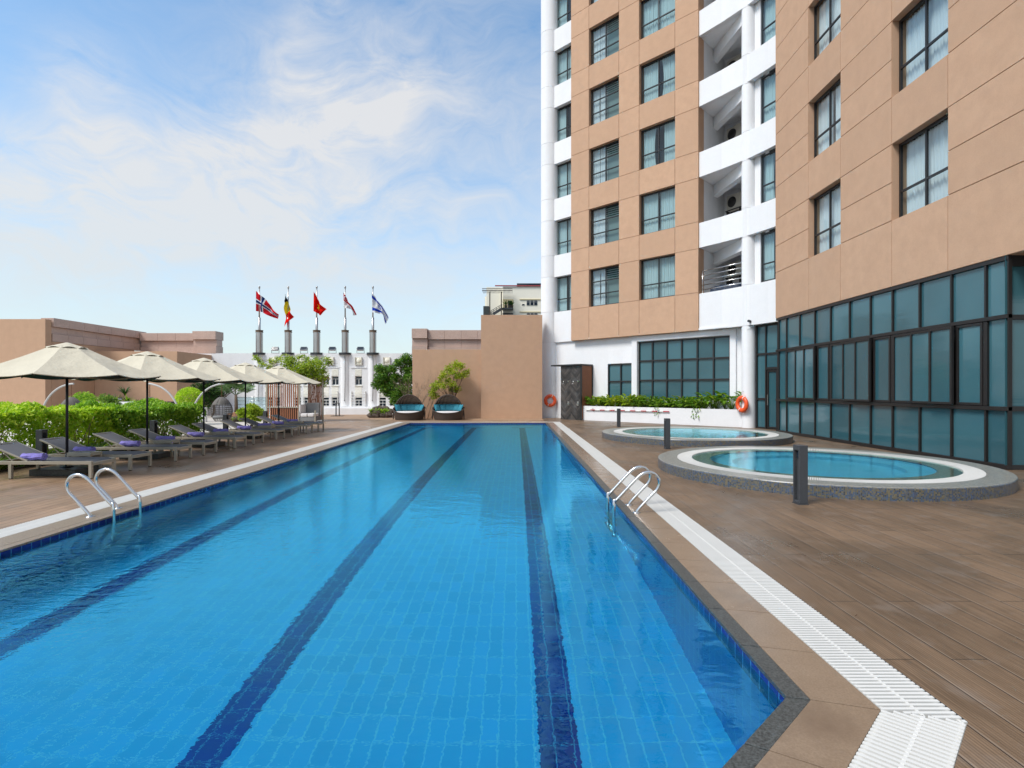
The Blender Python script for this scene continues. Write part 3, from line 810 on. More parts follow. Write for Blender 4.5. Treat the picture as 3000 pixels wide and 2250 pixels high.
# ground floor: white wall behind the planter
g = MB()
WD = -.32
def wallrect(u0, u1, z0, z1): g.fbox(F1, u0, u1, WD - .3, WD, z0, z1)
uS = (4.95 - 3.11) / q2 * 1.0
def uof(x, y): return (Vector((x, y)) - Vector((3.11, 31.19))).dot(Vector((q2, -q2)))
us0, us1 = uof(4.95, 29.80), uof(6.1, 28.65)
ub0, ub1 = uof(6.3, 28.45), uof(9.72, 25.03)
ZW0 = 1.14
wallrect(-1.4, us0, 0, ZB); wallrect(us0, us1, 0, ZW0); wallrect(us0, us1, 3.05, ZB); wallrect(us1, ub0, 0, ZB)
wallrect(ub0, ub1, 0, ZW0); wallrect(ub0, ub1, 4.12, ZB); wallrect(ub1, 10.35, 0, ZB)
part('white_wall', g, M['white'])
g = MB(); w = .12
g.fbox(F1, ub0 - .34, ub0 - .02, WD, WD + .1, .5, ZB - .006); g.fbox(F1, ub1 + .02, ub1 + .3, WD, WD + .1, .5, ZB - .006); g.fbox(F1, ub0 - .02, ub1 + .02, WD, WD + .1, 4.14, ZB - .006)
part('window_surround', g, M['white'], bevel=.006)
def grid_window(u0, u1, z0, z1, nu, nz):
    g = MB(); us = [u0 + (u1 - u0) * i / nu for i in range(1, nu)]; zs = [z0 + (z1 - z0) * i / nz for i in range(1, nz)]
    bars(g, F1, u0, u1, z0, z1, WD - .14, WD - .02, us, zs, .07, .075)
    w_ = part('grid_window', g, M['frame'], bevel=.004)
    for i in range(nu):
        for j in range(nz):
            p = MB(); rn = random.Random(i * 7 + j)
            quad(p, F1, u0 + (u1 - u0) * i / nu, u0 + (u1 - u0) * (i + 1) / nu, WD - .09, z0 + (z1 - z0) * j / nz, z0 + (z1 - z0) * (j + 1) / nz, 0, rn.uniform(-.006, .006))
            p.build('glass', M['teal_glass'], w_)
grid_window(us0, us1, ZW0, 3.05, 2, 2)
grid_window(ub0, ub1, ZW0, 4.12, 6, 3)
# soffit over the ground floor
g = MB()
g.prism([(3.5, 31.3), (3.2, 31.1), (8.5, 25.84), (9.95, 23.9), (10.7, 22.2), (11.2, 22.2), (11.2, 25.6), (5.2, 31.6)], ZB + .02, ZB + .1)
part('soffit', g, M['white'])

# ground floor: teal glass hall
TG = M['teal_glass']; BF = M['brown_frame']
us_ = [.18, .79, 1.75, 2.75, 3.69, 4.70, 5.69, 6.61, 7.61, 8.62, 9.56, 10.13]
ZR = [.08, 1.257, 3.17, ZB]
g = MB(); d0, d1 = -.10, -.02
g.fbox(F2, .0, 10.13, d0, d1 + .012, 0, .10); g.fbox(F2, .0, 10.13, d0, d1 + .005, ZB - .09, ZB + .0)
for z in (1.257, 3.17): g.fbox(F2, .0, 10.13, d0, d1 + .02, z - .042, z + .042)
for u in us_[:-1]:
    heavy = any(abs(u - q) < .02 for q in (.79, 3.69, 6.61, 9.56))
    for a, c in ((.10, 1.207), (1.307, 3.12), (3.22, ZB - .09)):
        if a > 1 and a < 3 and not (heavy or u < .7): continue
        hw = .05 if (heavy and 1 < a < 3) else .024
        g.fbox(F2, u - hw, u + hw, d0, d1 + (.03 if hw > .05 else 0), a, c)
g.fbox(F2, 10.10, 10.13, d0, d1, .1, ZB - .09)
cw = part('curtain_wall', g, BF, bevel=.004)
for i in range(len(us_) - 1):
    for j in range(3):
        if j == 1 and .7 < us_[i] < 9.5: continue
        p = MB(); rn = random.Random(i * 5 + j)
        quad(p, F2, us_[i], us_[i + 1], -.075, ZR[j], ZR[j + 1], 0, rn.uniform(-.005, .005)); p.build('glass', TG, cw)
for (a, c) in ((.79, 3.69), (3.69, 6.61), (6.61, 9.56)):
    a += .055; c -= .055; wd = (c - a) / 4
    for k in range(4):
        dd = (0.0, .045, .10, -.005)[k]
        u0, u1 = a + k * wd, a + (k + 1) * wd
        g = MB(); bars(g, F2, u0, u1, 1.31, 3.115, -.06 + dd, .0 + dd, (), (), .058)
        s_ = part('sliding_sash', g, BF, bevel=.004)
        p = MB(); quad(p, F2, u0 + .06, u1 - .06, -.03 + dd, 1.36, 3.06, 0, random.Random(k).uniform(-.006, .006)); p.build('glass', TG, s_)
g = MB(); quad(g, F2, .79, 9.56, -.115, 1.2, 3.2); part('inner_blind', g, M['frame'])
# end face towards the camera, under the overhang
FE = Fr((10.1, 11.33), (1, 0), (0, -1))
g = MB()
for z0, z1 in ((0, .1), (1.21, 1.31), (3.10, 3.20), (4.2, ZB)): g.fbox(FE, .04, 5, -.12, -.02, z0, z1)
for u in (1.2, 2.4, 3.6, 4.8): g.fbox(FE, u - .03, u + .03, -.12, -.03, .1, 4.2)
ew = part('curtain_wall', g, M['frame'])
p = MB(); quad(p, FE, .0, 5, -.06, .08, ZB); p.build('glass', M['teal_glass'], ew)
g = MB(); g.fbox(F2, 10.05, 15.4, -6, -.02, ZB + .03, ZB + .12); part('soffit', g, M['tan'])
# glazed bay with the door
FD = Fr((10.33, 23.72), (.38, -.92), (-.92, -.38))
g = MB()
for u in (0.02, .50, 1.13): g.fbox(FD, u - .03, u + .03, -.1, 0, 0, ZB)
for z in (3.17, ZB - .045): g.fbox(FD, .05, .47, -.09, -.003, z - .04, z + .04); g.fbox(FD, .53, 1.10, -.09, -.003, z - .04, z + .04)
g.fbox(FD, .05, .47, -.09, -.003, 1.22, 1.30); g.fbox(FD, .53, 1.10, -.09, -.003, 2.5, 2.6); g.fbox(FD, .05, .47, -.09, -.003, 0, .07)
g.fbox(FD, 1.16, 2.2, -.1, -.02, 0, ZB)
bw = part('curtain_wall', g, BF)
for a, c, e_, f_ in ((.05, .47, .07, 1.22), (.05, .47, 1.3, 3.13), (.05, .47, 3.21, 4.34), (.53, 1.10, 2.6, 3.13), (.53, 1.10, 3.21, 4.34)):
    p = MB(); quad(p, FD, a, c, -.05, e_, f_); p.build('glass', TG, bw)
g = MB(); bars(g, FD, .535, 1.095, .02, 2.49, -.11, -.035, (), (), .085); dr = part('door', g, BF, bevel=.004)
p = MB(); quad(p, FD, .60, 1.03, -.08, .08, 2.42); p.build('glass', TG, dr)
p = MB(); p.fbox(FD, .60, .63, -.005, .02, 1.0, 1.45); p.fbox(FD, .605, .625, -.04, -.004, 1.05, 1.08); p.fbox(FD, .605, .625, -.04, -.004, 1.37, 1.40); p.build('handle', M['steel'], dr)
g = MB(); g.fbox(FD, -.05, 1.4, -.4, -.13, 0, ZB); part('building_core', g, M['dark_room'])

# air conditioners on the balconies
ordw = ['first', 'second', 'third', 'fourth', 'fifth', 'sixth', 'seventh', 'eighth', 'ninth', 'tenth']
ac0 = thing('air_conditioner', 'beige air conditioner unit on the first hotel balcony above the railing', 'air conditioner', (10.72, 26.9, 6.15 + 1.0), R(-62), 'air conditioners on the hotel balconies')
g = MB(); g.box(-.42, .42, -.16, .16, 0, .72); g.build('casing', M['ac_white'], ac0, bevel=.015)
g = MB(); g.lathe([(.26, 0), (.25, .012), (.06, .015), (.0, .02)], n=28)
gg = MB()
gg.v = [(p[0] - .1, -.165 - p[2], p[1] + .36) for p in g.v]; gg.f = g.f; gg.m = g.m; gg.s = g.s
gg.build('fan_grille', M['frame'], ac0)
g = MB(); g.box(-.46, .46, -.2, -.14, -.04, 0); g.box(-.46, .46, .14, .2, -.04, 0); g.box(-.40, -.36, -.2, .2, -.5, -.04); g.box(.36, .40, -.2, .2, -.5, -.04)
for k in range(7): g.box(-.435, -.425, -.13, .13, .08 + .09 * k, .12 + .09 * k)
g.build('bracket', M['frame'], ac0)
for k in range(1, 5):
    c = copy_tree(ac0); c.location = (10.72, 26.9, 6.15 + 1.0 + 3.31 * k)
    c['label'] = 'beige air conditioner unit on the %s hotel balcony up from the railing' % ordw[k]
g = MB()
rn = random.Random(3)
for k in range(5):
    g.ball((9.35 + .18 * k, 25.6 - .14 * k, 6.2), .34, 10, 7, 0, (1, .8, .9 + rn.uniform(-.2, .2)), .12)
tag(g.build('tarpaulin', M['blue_tarp']), 'dark blue crumpled tarpaulin heaped behind the balcony railing', 'tarpaulin')

# ------------------------------------------------------------------ shower, planter, lifebuoys, camera
sh = thing('shower_stand', 'outdoor shower niche with dark herringbone stone and red wood slat side', 'shower', (3.0, 30.4, 0))
FS = Fr((2.50, 30.84), (1, -1), (-1, -1))
def sp(name, g, m, **k): return g.build(name, m, sh, world=True, **k)
g = MB(); g.fbox(FS, 0, 1.40, -.12, 0, 0, 2.97); sp('back_panel', g, M['slate'])
g = MB(); g.fbox(FS, -.62, 1.52, -.95, .14, 2.975, 3.05); sp('canopy', g, M['frame'], bevel=.006)
g = MB(); g.fbox(FS, 1.41, 1.50, -.02, .06, .0, 2.97); g.fbox(FS, 1.41, 1.50, -.98, -.90, 0, 2.97); sp('post', g, M['frame'])
g = MB()
for k in range(9): g.fbox(FS, 1.43, 1.475, -.885 + .098 * k, -.82 + .098 * k, .05, 2.96)
sp('slat_screen', g, M['wood'])
for u in (.55, 1.22):
    g = MB(); a = FS.pt(u, 0, 2.12); c1 = FS.pt(u - .04, .34, 2.14); c2 = FS.pt(u - .04, .37, 2.0)
    g.tube([a, FS.pt(u - .02, .15, 2.13), c1, FS.pt(u - .04, .37, 2.11), c2], .014, 8); g.tube([a, FS.pt(u, .02, 2.12)], .04, 12)
    p = FS.pt(u - .04, .37, 1.965); g.lathe([(.01, .03), (.11, .012), (.115, 0), (0.01, -.004)], p, 20); sp('shower_head', g, M['steel'])
    g = MB(); g.fbox(FS, u - .06, u + .07, 0, .02, .78, 1.02); g.fbox(FS, u - .02, u + .03, .02, .08, .86, .92); g.fbox(FS, u - .015, u + .015, .08, .11, .80, .90); sp('mixer', g, M['steel'], bevel=.004)

pl = thing('planter_wall', 'long low white rendered planter running under the dark grid windows', 'planter', (6.9, 26.9, 0))
FP = Fr((3.59, 29.94), (10.02 - 3.59, 23.98 - 29.94), (-(29.94 - 23.98), -(10.02 - 3.59)))
LP = (Vector((10.02, 23.98)) - Vector((3.59, 29.94))).length
g = MB(); g.fbox(FP, 0, LP, -.16, 0, 0, .775); g.fbox(FP, 0, .12, -1.05, -.16, 0, .775)
g.build('planter_box', M['white'], pl, world=True, bevel=.008)
g = MB(); g.fbox(FP, .12, LP, -1.15, -.16, .5, .70); g.build('soil', M['soil'], pl, world=True)

bp = thing('safety_pole', 'red and white striped rescue pole hung along the white planter front', 'pole', tuple(FP.pt(2, .06, .6)))
g = MB(); u0, u1 = .28, 5.15; n_ = 16
for k in range(n_):
    a = u0 + (u1 - u0) * k / n_; c = u0 + (u1 - u0) * (k + 1) / n_
    g.tube([FP.pt(a, .055, .575 + .03 * k / n_), FP.pt(c, .055, .575 + .03 * (k + 1) / n_)], .025, 10, 1 if (k % 2 == 1) else 0)
g.build('striped_tube', [M['white_paint'], M['red_paint']], bp, world=True)
g = MB()
for u in (.75, 2.4, 4.6): g.fbox(FP, u, u + .02, 0, .06, .53, .555); g.fbox(FP, u, u + .02, .075, .09, .53, .68)
g.build('hook', M['frame'], bp, world=True)

def lifebuoy(loc, ang, label):
    t = thing('lifebuoy', label, 'lifebuoy', loc, ang, 'orange lifebuoys on the white columns')
    g = MB(); Rr, rr = .275, .095
    g.grid(lambda u, v: ((Rr + rr * math.cos(2 * PI * v)) * math.cos(2 * PI * u), rr * .8 * math.sin(2 * PI * v), (Rr + rr * math.cos(2 * PI * v)) * math.sin(2 * PI * u)), 48, 16)
    g.build('ring', M['orange'], t)
    for k in range(4):
        a = PI / 4 + k * PI / 2 + .35
        g = MB(); g.grid(lambda u, v: ((Rr + (rr + .004) * math.cos(2 * PI * v)) * math.cos(a + .1 * (u - .5)), (rr * .8 + .004) * math.sin(2 * PI * v), (Rr + (rr + .004) * math.cos(2 * PI * v)) * math.sin(a + .1 * (u - .5))), 2, 14)
        g.build('strap', M['orange'] if k % 2 else M['white_paint'], t)
    g = MB(); g.tube([(-.2, 0, .32), (0, .05, .56), (.2, 0, .32)], .008, 6); g.tube([(0, .08, .56), (0, .02, .56), (0, .02, .6)], .012, 6); g.build('cord', M['white_paint'], t)
lifebuoy((1.99, 32.20, 1.02), R(2), 'orange lifebuoy on the white round column beside the dark shower')
lifebuoy((9.775, 23.86, 1.03), R(-72), 'orange lifebuoy on the white pier between the planter and glass door')
t = thing('security_camera', 'small black security camera on the white pier above the glass door', 'camera', (10.15, 23.66, 4.55))
g = MB(); g.obox((-.12, -.06, .02), (.28, .09, .09), Matrix.Rotation(R(25), 3, 'Z') @ Matrix.Rotation(R(12), 3, 'Y')); g.build('housing', M['frame'], t, bevel=.01)
g = MB(); g.tube([(0, -.02, .0), (.08, 0, .02), (.1, .05, .0)], .025, 8); g.tube([(.1, .04, -.05), (-.05, .0, -.2), (-.2, .1, -.32)], .008, 6); g.build('bracket', M['white_paint'], t)
# ------------------------------------------------------------------ foliage helpers
def leaf_quads(C, L, wratio=.5, up=.35, out=None, jit=.35, droop=.0, bend=.12):
    """C (N,3) leaf centres; returns (N,4,3) rhombic leaves"""
    n = len(C)
    d = RNG.normal(size=(n, 3)); d[:, 2] = d[:, 2] * .5 + up - droop
    if out is not None: d += out * 1.1
    d /= np.linalg.norm(d, axis=1)[:, None]
    a = RNG.normal(size=(n, 3)); s = np.cross(d, a); s /= np.linalg.norm(s, axis=1)[:, None] + 1e-9
    # leaves lie rather flat: side vector mostly horizontal
    s[:, 2] *= .45; s /= np.linalg.norm(s, axis=1)[:, None]
    ln = L * (1 + jit * RNG.uniform(-1, 1, n)); w = ln * wratio
    nm = np.cross(s, d)
    p0 = C - d * (ln / 2)[:, None]; p2 = C + d * (ln / 2)[:, None] - nm * (ln * bend)[:, None]
    m = C + nm * (ln * bend * .6)[:, None]
    V = np.stack([p0, m + s * (w / 2)[:, None], p2, m - s * (w / 2)[:, None]], 1)
    return V

def clump_points(centres, radii, n, shell=.55):
    """points spread over clumps, denser towards each clump's surface"""
    k = RNG.choice(len(centres), n, p=np.array(radii) ** 2 / np.sum(np.array(radii) ** 2))
    v = RNG.normal(size=(n, 3)); v /= np.linalg.norm(v, axis=1)[:, None]
    r = RNG.uniform(shell, 1.05, n) ** .7
    c = np.array(centres)[k]; rad = np.array(radii)[k]
    return c + v * (r * rad)[:, None] * np.array([1, 1, .8]), v

def hedge(name, label, pts_fn, n, leaf, L, twigs, mat2=None, loc=(0, 0, 0)):
    t = thing(name, label, 'hedge', loc)
    P, out = pts_fn(n)
    g = MB(); g.np_quads(leaf_quads(P, L, .52, .45, out, .4)); g.build('foliage', leaf, t, world=True)
    g = MB()
    for (a, bq) in twigs:
        a = Vector(a); bq = Vector(bq); m_ = a.lerp(bq, .5) + Vector((random.uniform(-.1, .1), random.uniform(-.1, .1), random.uniform(-.05, .12)))
        g.tube([a, m_, bq], [.014, .010, .005], 5)
    g.build('stem', M['twig'], t, world=True)
    return t

def lumpy(x, y, k=0.0):
    return .09 * np.sin(2.1 * y + k) + .07 * np.sin(4.7 * y + 1.3 * x + k) + .06 * np.sin(3.1 * x - 1.7 * y) + .045 * np.sin(9 * y + 5 * x)

def hedge_pts(x0, x1, y0, y1, z0, z1, k=0.0):
    def fn(n):
        nt = int(n * .42); nf = int(n * .40); ni = n - nt - nf
        xt = RNG.uniform(x0, x1, nt); yt = RNG.uniform(y0, y1, nt)
        fall = np.clip((x1 - xt) / .35, 0, 1)
        zt = z1 + lumpy(xt, yt, k) - .22 * (1 - fall) ** 2 - np.abs(RNG.normal(0, .06, nt))
        A_ = np.stack([xt, yt, zt], 1); oA = np.tile([.25, 0, .7], (nt, 1))
        yf = RNG.uniform(y0, y1, nf); zf = z0 + (z1 - z0) * RNG.beta(1.7, 1.05, nf)
        xf = x1 + lumpy(zf * 2, yf, k) * .9 - .12 * (zf / z1) - np.abs(RNG.normal(0, .09, nf))
        # thin places low in the face, where the paving behind shows through
        hole = (np.sin(3.3 * yf + k) + np.sin(5.9 * yf + 2.1 * zf) + np.sin(7.3 * zf - 2 * yf)) > .9
        keep = ~(hole & (zf < z1 * .66) & (RNG.uniform(0, 1, nf) < .8))
        B_ = np.stack([xf, yf, zf], 1)[keep]; oB = np.tile([.8, -.25, .25], (len(B_), 1))
        xi = RNG.uniform(x0, x1, ni); yi = RNG.uniform(y0, y1, ni); zi = z0 + (z1 - z0) * RNG.beta(1.8, 1.2, ni)
        I_ = np.stack([xi, yi, zi], 1)[: int(ni * .55)]; oI = np.tile([.2, -.2, .4], (len(I_), 1))
        ne = int(n * .12); xe = RNG.uniform(x0, x1, ne); ze = z0 + (z1 - z0) * RNG.beta(1.7, 1.05, ne)
        E_ = np.stack([xe, y0 + lumpy(xe, ze, k) - np.abs(RNG.normal(0, .06, ne)) * -1, ze], 1); oE = np.tile([.2, -.8, .3], (ne, 1))
        return np.concatenate([A_, B_, I_, E_]), np.concatenate([oA, oB, oI, oE]) * .8
    return fn

def twigset(x0, x1, y0, y1, z1, n):
    r = []
    for _ in range(n):
        y = random.uniform(y0, y1); x = random.uniform(x0 + .3, x1 - .05)
        r.append(((x - .1, y, 0), (x + random.uniform(-.2, .2), y + random.uniform(-.5, .5), z1 * random.uniform(.6, .95))))
    return r
hedge('hedge', 'long bright yellow-green clipped hedge behind the loungers near the ladder', hedge_pts(-12.9, -10.85, 7.5, 15.2, .10, 1.17), 26000, M['leaf_hedge'], .105, twigset(-12.5, -10.9, 8, 15.2, 1.1, 150), loc=(-11.8, 11.5, 0))
hedge('hedge', 'darker loose green hedge with small white blooms between second and fourth parasols', hedge_pts(-12.4, -10.75, 15.0, 19.3, .05, 1.12, 2.0), 13000, M['leaf_bush'], .11, twigset(-12.2, -10.8, 15, 19.3, 1.0, 90), loc=(-11.6, 17.2, 0))

def strap_plant(mb, c, n, length, width, lean=.7, mat=0, seg=4, up=1.0):
    for _ in range(n):
        a = random.uniform(0, 2 * PI); L = length * random.uniform(.65, 1.1); ln = lean * random.uniform(.5, 1.25)
        d = Vector((math.cos(a), math.sin(a), 0)); sd2 = Vector((-d.y, d.x, 0)); w = width * random.uniform(.7, 1.2)
        vs = []
        for i in range(seg + 1):
            t = i / seg
            p = Vector(c) + d * (ln * L * (t ** 1.3)) + Vector((0, 0, up * L * (t - .62 * ln * t * t)))
            ww = w * (1 - t) ** .6 * (.55 + .9 * t if t < .5 else 1) / 2 + .001
            vs += [p - sd2 * ww, p + sd2 * ww]
        mb.add(vs, [(2 * i, 2 * i + 1, 2 * i + 3, 2 * i + 2) for i in range(seg)], mat)

# strap-leaved ground cover along the hedge foot
g = MB()
for k in range(150):
    y = random.uniform(9, 15.0); x = random.uniform(-10.75, -10.4) + .0
    strap_plant(g, (x, y, .02), 13, .42, .035, .8)
tag(g.build('ground_cover', M['leaf_strap']), kind='stuff')
g = MB(); g.box(-10.95, -10.35, 7.5, 19.5, -.02, .035); g.box(-13, -10.95, 7.5, 19.5, -.02, .02); tag(g.build('soil_bed', M['soil']), kind='structure')

# ------------------------------------------------------------------ loungers, towels, tables, parasols
LY = [10.18, 11.22, 12.70, 13.88, 15.37, 16.55, 18.08, 19.40, 20.75, 21.95]
XF = -7.85
ordinal = ['first', 'second', 'third', 'fourth', 'fifth', 'sixth', 'seventh', 'eighth', 'ninth', 'tenth']
def make_lounger():
    t = thing('sun_lounger', '-', 'sun lounger', (0, 0, 0), 0, 'sun loungers in a row on the wooden deck')
    W_ = .64; zr = .33; L = 1.98; th = .052
    for y in (0, W_ - th):
        g = MB(); g.box(-L + .12, -.0, y, y + th, zr - .06, zr); g.build('side_rail', M['beige_metal'], t, bevel=.004)
    for x in (0 - th, -1.52):
        for y in (0, W_ - th):
            g = MB(); g.box(x, x + th + .003, y + (-.002 if y == 0 else .002), y + th + (-.002 if y == 0 else .002), 0.012, zr - .061); g.box(x + .005, x + th - .005, y + .005, y + th - .005, 0, .012, 1); g.build('leg', [M['beige_metal'], M['black']], t, bevel=.004)
    g = MB(); g.box(-th, 0, th, W_ - th, zr - .085, zr - .025); g.build('end_bar', M['beige_metal'], t, bevel=.004)
    g = MB(); g.box(-1.52, -1.47, th, W_ - th, zr - .085, zr - .03); g.build('cross_bar', M['beige_metal'], t, bevel=.004); g = MB(); g.box(-L + .12, -L + .17, th, W_ - th, zr - .06, zr - .015); g.build('cross_bar', M['beige_metal'], t, bevel=.004)
    hx = -1.22
    g = MB()
    def seat(u, v):
        x = hx + (0.0 - hx - .035) * u; y = th * .6 + (W_ - 1.2 * th) * v
        s = -.022 * math.sin(PI * v) * math.sin(PI * min(1, u * 1.02)) ** .4 - (.035 * max(0, (u - .94) / .06))
        return (x, y, zr + .006 + s)
    g.grid(seat, 24, 8); g.grid(lambda u, v: Vector(seat(1 - u, v)) + Vector((0, 0, -.012)), 24, 8)
    g.build('seat_sling', M['sling'], t)
    a = R(23.5); bl = .74; ca, sa = math.cos(a), math.sin(a)
    g = MB()
    for y in (th * .3, W_ - th * 1.1): g.beam((hx + .02, y + .02, zr + .0), (hx - bl * ca, y + .02, zr + bl * sa), .03, .028)
    g.beam((hx - (bl - .02) * ca, .04, zr + (bl - .02) * sa), (hx - (bl - .02) * ca, W_ - .05, zr + (bl - .02) * sa), .028, .028)
    fr = g.build('back_frame', M['beige_metal'], t, bevel=.003)
    g = MB()
    def bk(u, v):
        y = .03 + (W_ - .065) * v; s = -.03 * math.sin(PI * v) * math.sin(PI * u) ** .6
        d = bl * u * 1.01
        return (hx - d * ca - s * sa, y, zr + d * sa + .016 + s * ca)
    g.grid(bk, 18, 8); g.grid(lambda u, v: Vector(bk(1 - u, v)) + Vector((-.004, 0, -.011)), 18, 8)
    g.build('back_sling', M['sling'], t)
    g = MB()
    for y in (.07, W_ - .07): g.beam((hx - .52 * ca, y, zr + .52 * sa - .02), (hx - .25, y, zr - .03), .016, .016)
    g.beam((hx - .25, .06, zr - .03), (hx - .25, W_ - .06, zr - .03), .02, .02)
    g.build('prop', M['beige_metal'], t)
    return t
proto = make_lounger()
for i, y in enumerate(LY):
    o = proto if i == 0 else copy_tree(proto)
    o.location = (XF + random.uniform(-.03, .02), y, 0.0); o.rotation_euler.z = R(random.uniform(-1.2, 1.2))
    o['label'] = 'grey sling sun lounger with metal frame, %s in the row counting from the ladder' % ordinal[i]

def towel_mesh():
    g = MB(); L = .40; r0 = .065
    for j in range(3):
        pass
    prof = []
    N = 60
    def roll(u, v):
        th = 2 * PI * u; r = r0 + .004 * math.sin(9 * th + 6 * v) + .006 * math.sin(2 * th + 11 * v) + .003 * math.sin(31 * v)
        return (-L / 2 + L * v + .006 * math.sin(3 * th), r * math.cos(th) * 1.12, r0 * .93 + r * math.sin(th) * .93)
    g.grid(roll, 36, 16)
    # spiral ends
    for e, sx in ((-L / 2, -1), (L / 2, 1)):
        pts = []
        for k in range(72):
            th = 2 * PI * 3.2 * k / 71; r = .008 + (r0 - .008) * k / 71
            pts.append((e + sx * .004 * math.sin(th * 2), r * math.cos(th) * 1.1, r0 * .93 + r * math.sin(th) * .93))
        g.tube(pts, .0095, 6)
    return g
tm = None
for i, y in enumerate(LY):
    if tm is None:
        o = towel_mesh().build('towel', M['towel']); tm = o
    else:
        o = tm.copy(); COL.objects.link(o)
    o.location = (XF - 1.16 + random.uniform(-.03, .03), y + (.13 if i % 2 == 0 else .30), .338)
    o.rotation_euler = (0, 0, R(random.uniform(-7, 7)))
    tag(o, 'purple towel rolled up on the %s lounger counting from the ladder' % ordinal[i], 'towel', 'rolled purple towels on the loungers')

def make_table():
    t = thing('side_table', '-', 'side table', (0, 0, 0), 0, 'low side tables between the loungers')
    w, d, h = .46, .33, .41; th = .045
    g = MB(); g.box(0, w, 0, th, h - .07, h); g.box(0, w, d - th, d, h - .07, h); g.box(0, th, th, d - th, h - .07, h); g.box(w - th, w, th, d - th, h - .07, h); g.build('table_frame', M['beige_metal'], t, bevel=.004)
    g = MB(); g.box(th + .002, w - th - .002, th + .002, d - th - .002, h - .03, h - .012); g.build('table_top', M['sling'], t)
    for x in (0, w - th):
        for y in (0, d - th):
            g = MB(); g.box(x, x + th, y, y + th, 0, h - .071); g.build('leg', M['beige_metal'], t, bevel=.004)
    return t
tb = make_table()
PY = [10.90, 13.42, 16.10, 18.90, 21.50]; PX = [-8.88, -8.98, -9.12, -9.28, -9.26]
for i in range(5):
    o = tb if i == 0 else copy_tree(tb)
    ya = LY[2 * i] + .66; yb = LY[2 * i + 1]
    o.location = (-8.86, (ya + yb) / 2 - .165, 0)
    o['label'] = 'low metal side table between the %s and %s loungers from the ladder' % (ordinal[2 * i], ordinal[2 * i + 1])

def make_parasol():
    t = thing('parasol', '-', 'parasol', (0, 0, 0), 0, 'beige parasols over the loungers')
    r = 1.58; zr = 1.93; zt = 2.50; rt = .27
    n = 8
    def surf(mb, off, mat, flip=False, r0=rt, r1=r, lift=0.0):
        for k in range(n):
            a0 = 2 * PI * (k + .5) / n; a1 = 2 * PI * (k + 1.5) / n
            def fn(u, v):
                v2 = v
                rr = r0 + (r1 - r0) * v2
                p0 = Vector((rr * math.cos(a0), rr * math.sin(a0), 0)); p1 = Vector((rr * math.cos(a1), rr * math.sin(a1), 0))
                p = p0.lerp(p1, u)
                f_ = (rr - .0) / r
                z = zt + lift - (zt - zr) * ((rr - rt) / (r - rt)) - .030 * math.sin(PI * max(0, (rr - rt) / (r - rt))) - .05 * f_ * math.sin(PI * u) * (.4 + .6 * v2)
                z += .012 * f_ * math.sin(5 * u + 9 * v2 + k * 2.1) * math.sin(PI * u)
                pull = 1 - .035 * math.sin(PI * u) * v2
                return (p.x * pull, p.y * pull, z + off)
            if flip: mb.grid(lambda u, v: fn(1 - u, v), 10, 12, mat)
            else: mb.grid(fn, 10, 12, mat)
    g = MB(); surf(g, 0, 0); cn = g.build('canopy', M['canvas'], t)
    g = MB(); surf(g, -.012, 0, True); g.build('lining', M['lining'], cn)
    # hem
    g = MB()
    for k in range(n):
        a0 = 2 * PI * (k + .5) / n; a1 = 2 * PI * (k + 1.5) / n; pts = []
        for i in range(9):
            u = i / 8; p = Vector((r * math.cos(a0), r * math.sin(a0), zr)).lerp(Vector((r * math.cos(a1), r * math.sin(a1), zr)), u)
            pull = 1 - .035 * math.sin(PI * u); pts.append((p.x * pull, p.y * pull, zr - .052 * math.sin(PI * u)))
        g.tube(pts, .010, 5)
    g.build('hem', M['canvas'], cn)
    g = MB()
    for k in range(n):
        a0 = 2 * PI * (k + .5) / n; a1 = 2 * PI * (k + 1.5) / n
        def cap(u, v):
            rr = .02 + .33 * v; p = Vector((rr * math.cos(a0), rr * math.sin(a0), 0)).lerp(Vector((rr * math.cos(a1), rr * math.sin(a1), 0)), u)
            return (p.x, p.y, 2.585 - .13 * v ** 1.1 + .035 * math.sin(PI * u) * v ** 2)
        g.grid(cap, 6, 6)
    g.build('vent_cap', M['canvas'], t)
    for k in range(n):
        a = 2 * PI * (k + .5) / n
        g = MB(); g.beam((.05 * math.cos(a), .05 * math.sin(a), 2.50), (r * .985 * math.cos(a), r * .985 * math.sin(a), zr - .03), .014, .02)
        g.beam((.04 * math.cos(a), .04 * math.sin(a), 1.95), (.8 * math.cos(a), .8 * math.sin(a), 2.235), .012, .014)
        g.build('rib', M['black'], t)
    g = MB(); g.tube([(0, 0, .12), (0, 0, 2.55)], .024, 12); g.tube([(0, 0, 1.88), (0, 0, 1.98)], .04, 12); g.tube([(0, 0, .13), (0, 0, .40)], .030, 12); g.build('pole', M['black'], t)
    g = MB(); g.obox((0, 0, .06), (.88, .72, .12)); g.build('base_slab', M['dark_stone'], t, bevel=.012)
    g = MB(); g.lathe([(.12, .121), (.11, .135), (.035, .15), (.033, .20)], n=16); g.build('base_collar', M['black'], t)
    return t
pu = make_parasol()
for i in range(5):
    o = pu if i == 0 else copy_tree(pu)
    o.location = (PX[i], PY[i], 0); o.rotation_euler.z = R((0, 5, -4, 3, -2)[i])
    o['label'] = 'beige octagonal parasol with dark lining, %s of five counting from the ladder' % ordinal[i]

